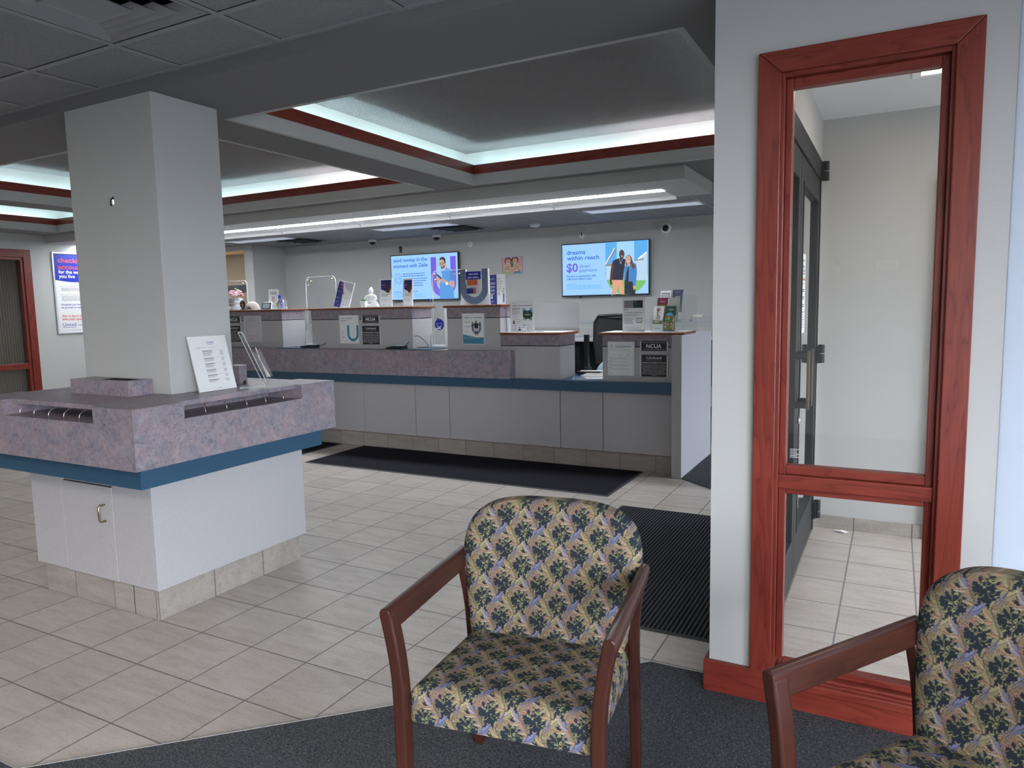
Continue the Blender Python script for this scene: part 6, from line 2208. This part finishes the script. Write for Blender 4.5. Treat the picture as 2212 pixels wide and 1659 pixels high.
def make_armchair(label, loc, rz):
    t = thing('armchair', label, 'armchair', loc, rz, 'armchairs with leafy tapestry fabric')
    # --- back cushion: closed sheet wrapped over the edge, fine grid in front
    nu, nv = 420, 400
    u = np.linspace(-1.30, 1.30, nu)
    v = np.linspace(-.14, 1.14, nv)
    U_, V_ = np.meshgrid(u, v)
    zb, zt_ = .435, .857

    def half(z):
        k_ = np.clip((z - zb) / (zt_ - zb), 0, 1)
        base = .243 + .045 * np.clip(k_ / .62, 0, 1) ** .8
        top_ = np.clip((k_ - .58) / .42, 0, 1)
        return base * (1 - top_ ** 2.6) ** (1 / 2.6) * .62 + base * .38 * (1 - top_ ** 7) ** (1 / 4)
    # front area |u|<=1 and 0<=v<=1, beyond it the sheet turns back
    vc = np.clip(V_, 0, 1)
    uc = np.clip(U_, -1, 1)
    kz = 1 - (1 - vc) ** 1.0
    Z_ = zb + (zt_ - zb) * np.sin(np.clip(vc, 0, 1) * PI / 2) ** 1.0
    Z_ = zb + (zt_ - zb) * (vc * .75 + .25 * np.sin(vc * PI / 2))
    Hw = half(Z_)
    X_ = uc * Hw
    eu = np.clip((np.abs(uc) - .80) / .20, 0, 1)
    ez = np.clip((Z_ - (zt_ - .045)) / .045, 0, 1)
    eb = np.clip(((zb + .03) - Z_) / .03, 0, 1)
    e_ = 1 - np.sqrt(np.clip(1 - np.maximum(np.maximum(eu, ez), eb) ** 2, 0, 1))
    puff = .034 * (1 - e_)
    lean = .185 + (Z_ - zb) * .24
    curve = .018 * (X_ / .28) ** 2
    back = np.maximum(np.clip(np.abs(U_) - 1, 0, .3) / .3, np.maximum(np.clip(V_ - 1, 0, .14), np.clip(-V_, 0, .14)) / .14)
    Y_ = lean - puff + .022 - curve + back * .030
    grid_mesh('back_cushion', X_, Y_, Z_, X_ + .021, Z_ + .03, t)
    # plain back shell closing the cushion
    zz = np.linspace(0, 1, 26)
    ring = []
    for k_ in zz:
        z = zb + (zt_ - zb) * k_
        ring.append((float(half(np.array(z))), z, .185 + (z - zb) * .24))
    v_, f_ = [], []
    for hw, z, ln in ring:
        for i in range(9):
            x = -hw + 2 * hw * i / 8
            v_.append((x, ln + .052 - .018 * (x / .28) ** 2, z))
    for i in range(25):
        for j in range(8):
            f_.append((i * 9 + j, (i + 1) * 9 + j, (i + 1) * 9 + j + 1, i * 9 + j + 1))
    MB().add(v_, f_, 0, True).build('back_shell', 'black_mesh', t)
    # --- seat cushion
    nu, nv = 400, 440
    a = np.linspace(-1, 1, nu)
    b_ = np.linspace(0, 1, nv)
    A_, B_ = np.meshgrid(a, b_)
    Wd, Dp, dz = .254, .445, .100
    r_ = .040
    # across: side drop | corner | top | corner | side drop
    Ls = .075
    Lc = r_ * PI / 2
    Lt = Wd - r_
    tot = Lt + Lc + Ls
    sa = np.abs(A_) * tot
    th = np.clip((sa - Lt) / r_, 0, PI / 2)
    X_ = np.where(sa < Lt, sa, Lt + r_ * np.sin(th))
    dA = r_ * (1 - np.cos(th)) + np.clip(sa - Lt - Lc, 0, None)
    X_ = np.sign(A_) * X_
    # along: front drop, corner, top
    Lf = .062
    tot2 = Lf + Lc + Dp - r_
    sb = B_ * tot2
    th2 = np.clip((Lf + Lc - sb) / r_, 0, PI / 2)
    y_top = -.235 + r_ + np.clip(sb - Lf - Lc, 0, None)
    Y_ = np.where(sb > Lf + Lc, y_top, -.235 + r_ - r_ * np.sin(th2))
    dB = r_ * (1 - np.cos(th2)) + np.clip(Lf - sb, 0, None)
    ztop = .478 - .03 * (Y_ + .235) / .43 + .012 * np.cos(np.clip(X_ / Wd, -1, 1) * PI / 2) * np.sin(np.clip((Y_ + .235) / .435, 0, 1) * PI)
    drop = np.minimum((dA ** 3 + dB ** 3) ** (1 / 3), dz)
    Z_ = ztop - drop
    cr_ = np.clip(dA / .04, 0, 1) * np.clip(dB / .04, 0, 1)
    X_ = X_ * (1 - .035 * cr_)
    Y_ = Y_ + .012 * cr_
    # slight narrowing towards the back
    grid_mesh('seat_cushion', X_, Y_, Z_, A_ * tot + .021, sb + .05, t)
    MB().box((-.235, -.19, .385), (.235, .19, .405)).build('seat_board', 'black_mesh', t, .004)
    # --- wooden frame
    for s_ in (-1, 1):
        def post(cl, yy, name, wd=.034, dp=.045):
            """post following a curve in the x-z plane; yy(z) = centre depth"""
            v2, f2 = [], []
            n_ = len(cl)
            for i, (x, z) in enumerate(cl):
                x0_, z0_ = cl[max(i - 1, 0)]
                x1_, z1_ = cl[min(i + 1, n_ - 1)]
                d = Vector((x1_ - x0_, z1_ - z0_)).normalized()
                nx_, nz2 = d.y * wd / 2, -d.x * wd / 2
                y = yy(z)
                for sx_, sy_ in ((-1, -1), (1, -1), (1, 1), (-1, 1)):
                    v2.append((s_ * (x + sx_ * nx_), y + sy_ * dp / 2, z + sx_ * nz2))
            for i in range(n_ - 1):
                for q2 in range(4):
                    r2 = (q2 + 1) % 4
                    f2.append((i * 4 + q2, i * 4 + r2, i * 4 + 4 + r2, i * 4 + 4 + q2))
            f2 += [(3, 2, 1, 0), (n_ * 4 - 4, n_ * 4 - 3, n_ * 4 - 2, n_ * 4 - 1)]
            if s_ < 0:
                f2 = [tuple(reversed(q2)) for q2 in f2]
            return MB().add(v2, f2).build(name, 'mahogany_z', t, .007, 3)
        fl = [(.262, 0), (.264, .2), (.266, .40), (.267, .46), (.270, .51), (.275, .555), (.282, .60), (.290, .643), (.2965, .676)]
        post(fl, lambda z: -.238, 'front_leg', .034, .047)
        rl = [(.266, 0), (.266, .2), (.266, .42), (.268, .50), (.273, .56), (.281, .61), (.287, .640)]
        post(rl, lambda z: .285 - .05 * min(1, z / .6), 'rear_leg', .032, .040)
        sec = [(.2735, .634), (.303, .628), (.3125, .676), (.3115, .687), (.304, .6945), (.290, .6935), (.2815, .687)]
        sec = [(s_ * a_, b2) for a_, b2 in sec]
        MB().prism(sec, 'y', -.2618, .262).build('arm', 'mahogany_y', t, .004, 2)
    MB().box((-.255, .235, .40), (.255, .258, .445)).build('rear_rail', 'mahogany_x', t, .003)
    MB().box((-.255, -.19, .388), (.255, -.165, .412)).build('front_rail', 'mahogany_x', t, .003)
    return t


ch = make_armchair('left armchair on the grey carpet edge, whole leafy back and both wooden arms in view', (-.896, 1.72, .006), math.radians(8.6))
c2 = dup(ch)
c2.location = (.178, 1.574, .006)
c2.rotation_euler = (0, 0, math.radians(-33.4))
c2['label'] = 'right armchair cut off by the picture edge, standing before the white window shade'


# ------------------------------------------------------------------ shelf on the front wall, seen mirrored in the tall window
for z, lb in ((1.74, 'upper grey wall shelf mirrored in the tall window'), (1.52, 'lower grey wall shelf mirrored in the tall window')):
    o = thing('wall_shelf', lb, 'shelf', (-.35, YF, z - .02), 0, 'wall shelves mirrored in the tall window')
    MB().box((-.45, .001, 0), (.50, .20, .02)).build('board', 'grey_plastic', o, .002)
o = thing('potted_plant', 'spiky plant in a white pot mirrored in the tall window', 'plant', (-.55, YF + .10, 1.74))
MB().lathe([(.030, 0), (.042, .075), (.036, .076), (.03, .06)], n=18).build('pot', 'ceramic_white', o)
for i in range(9):
    a = i * 2.4
    r_ = .05 + .012 * (i % 3)
    MB().tube([(0, 0, .06), (r_ * .5 * math.cos(a), r_ * .5 * math.sin(a), .14), (r_ * math.cos(a), r_ * math.sin(a), .20 - .01 * (i % 3))], [.008, .007, .001], 6).build('leaf', 'leaf_green', o)
o = thing('ornament', 'little pale ornament mirrored in the tall window', 'ornament', (-.35, YF + .10, 1.74))
MB().lathe([(.022, 0), (.010, .03), (.008, .05), (.02, .065), (.022, .085), (.004, .10)], n=16).build('body', 'ceramic_white', o)
o = thing('photo_frame', 'white and dark photo frame mirrored in the tall window', 'frame', (-.085, YF + .08, 1.74))
MB().box((-.125, 0, 0), (.125, .012, .015)).box((-.125, 0, .125), (.125, .012, .14)).box((-.125, 0, .015), (-.11, .012, .125)).box((.11, 0, .015), (.125, .012, .125)).build('frame', 'dark_metal', o)
MB().box((-.11, .002, .015), (.11, .008, .125)).build('picture', 'white_plastic', o)
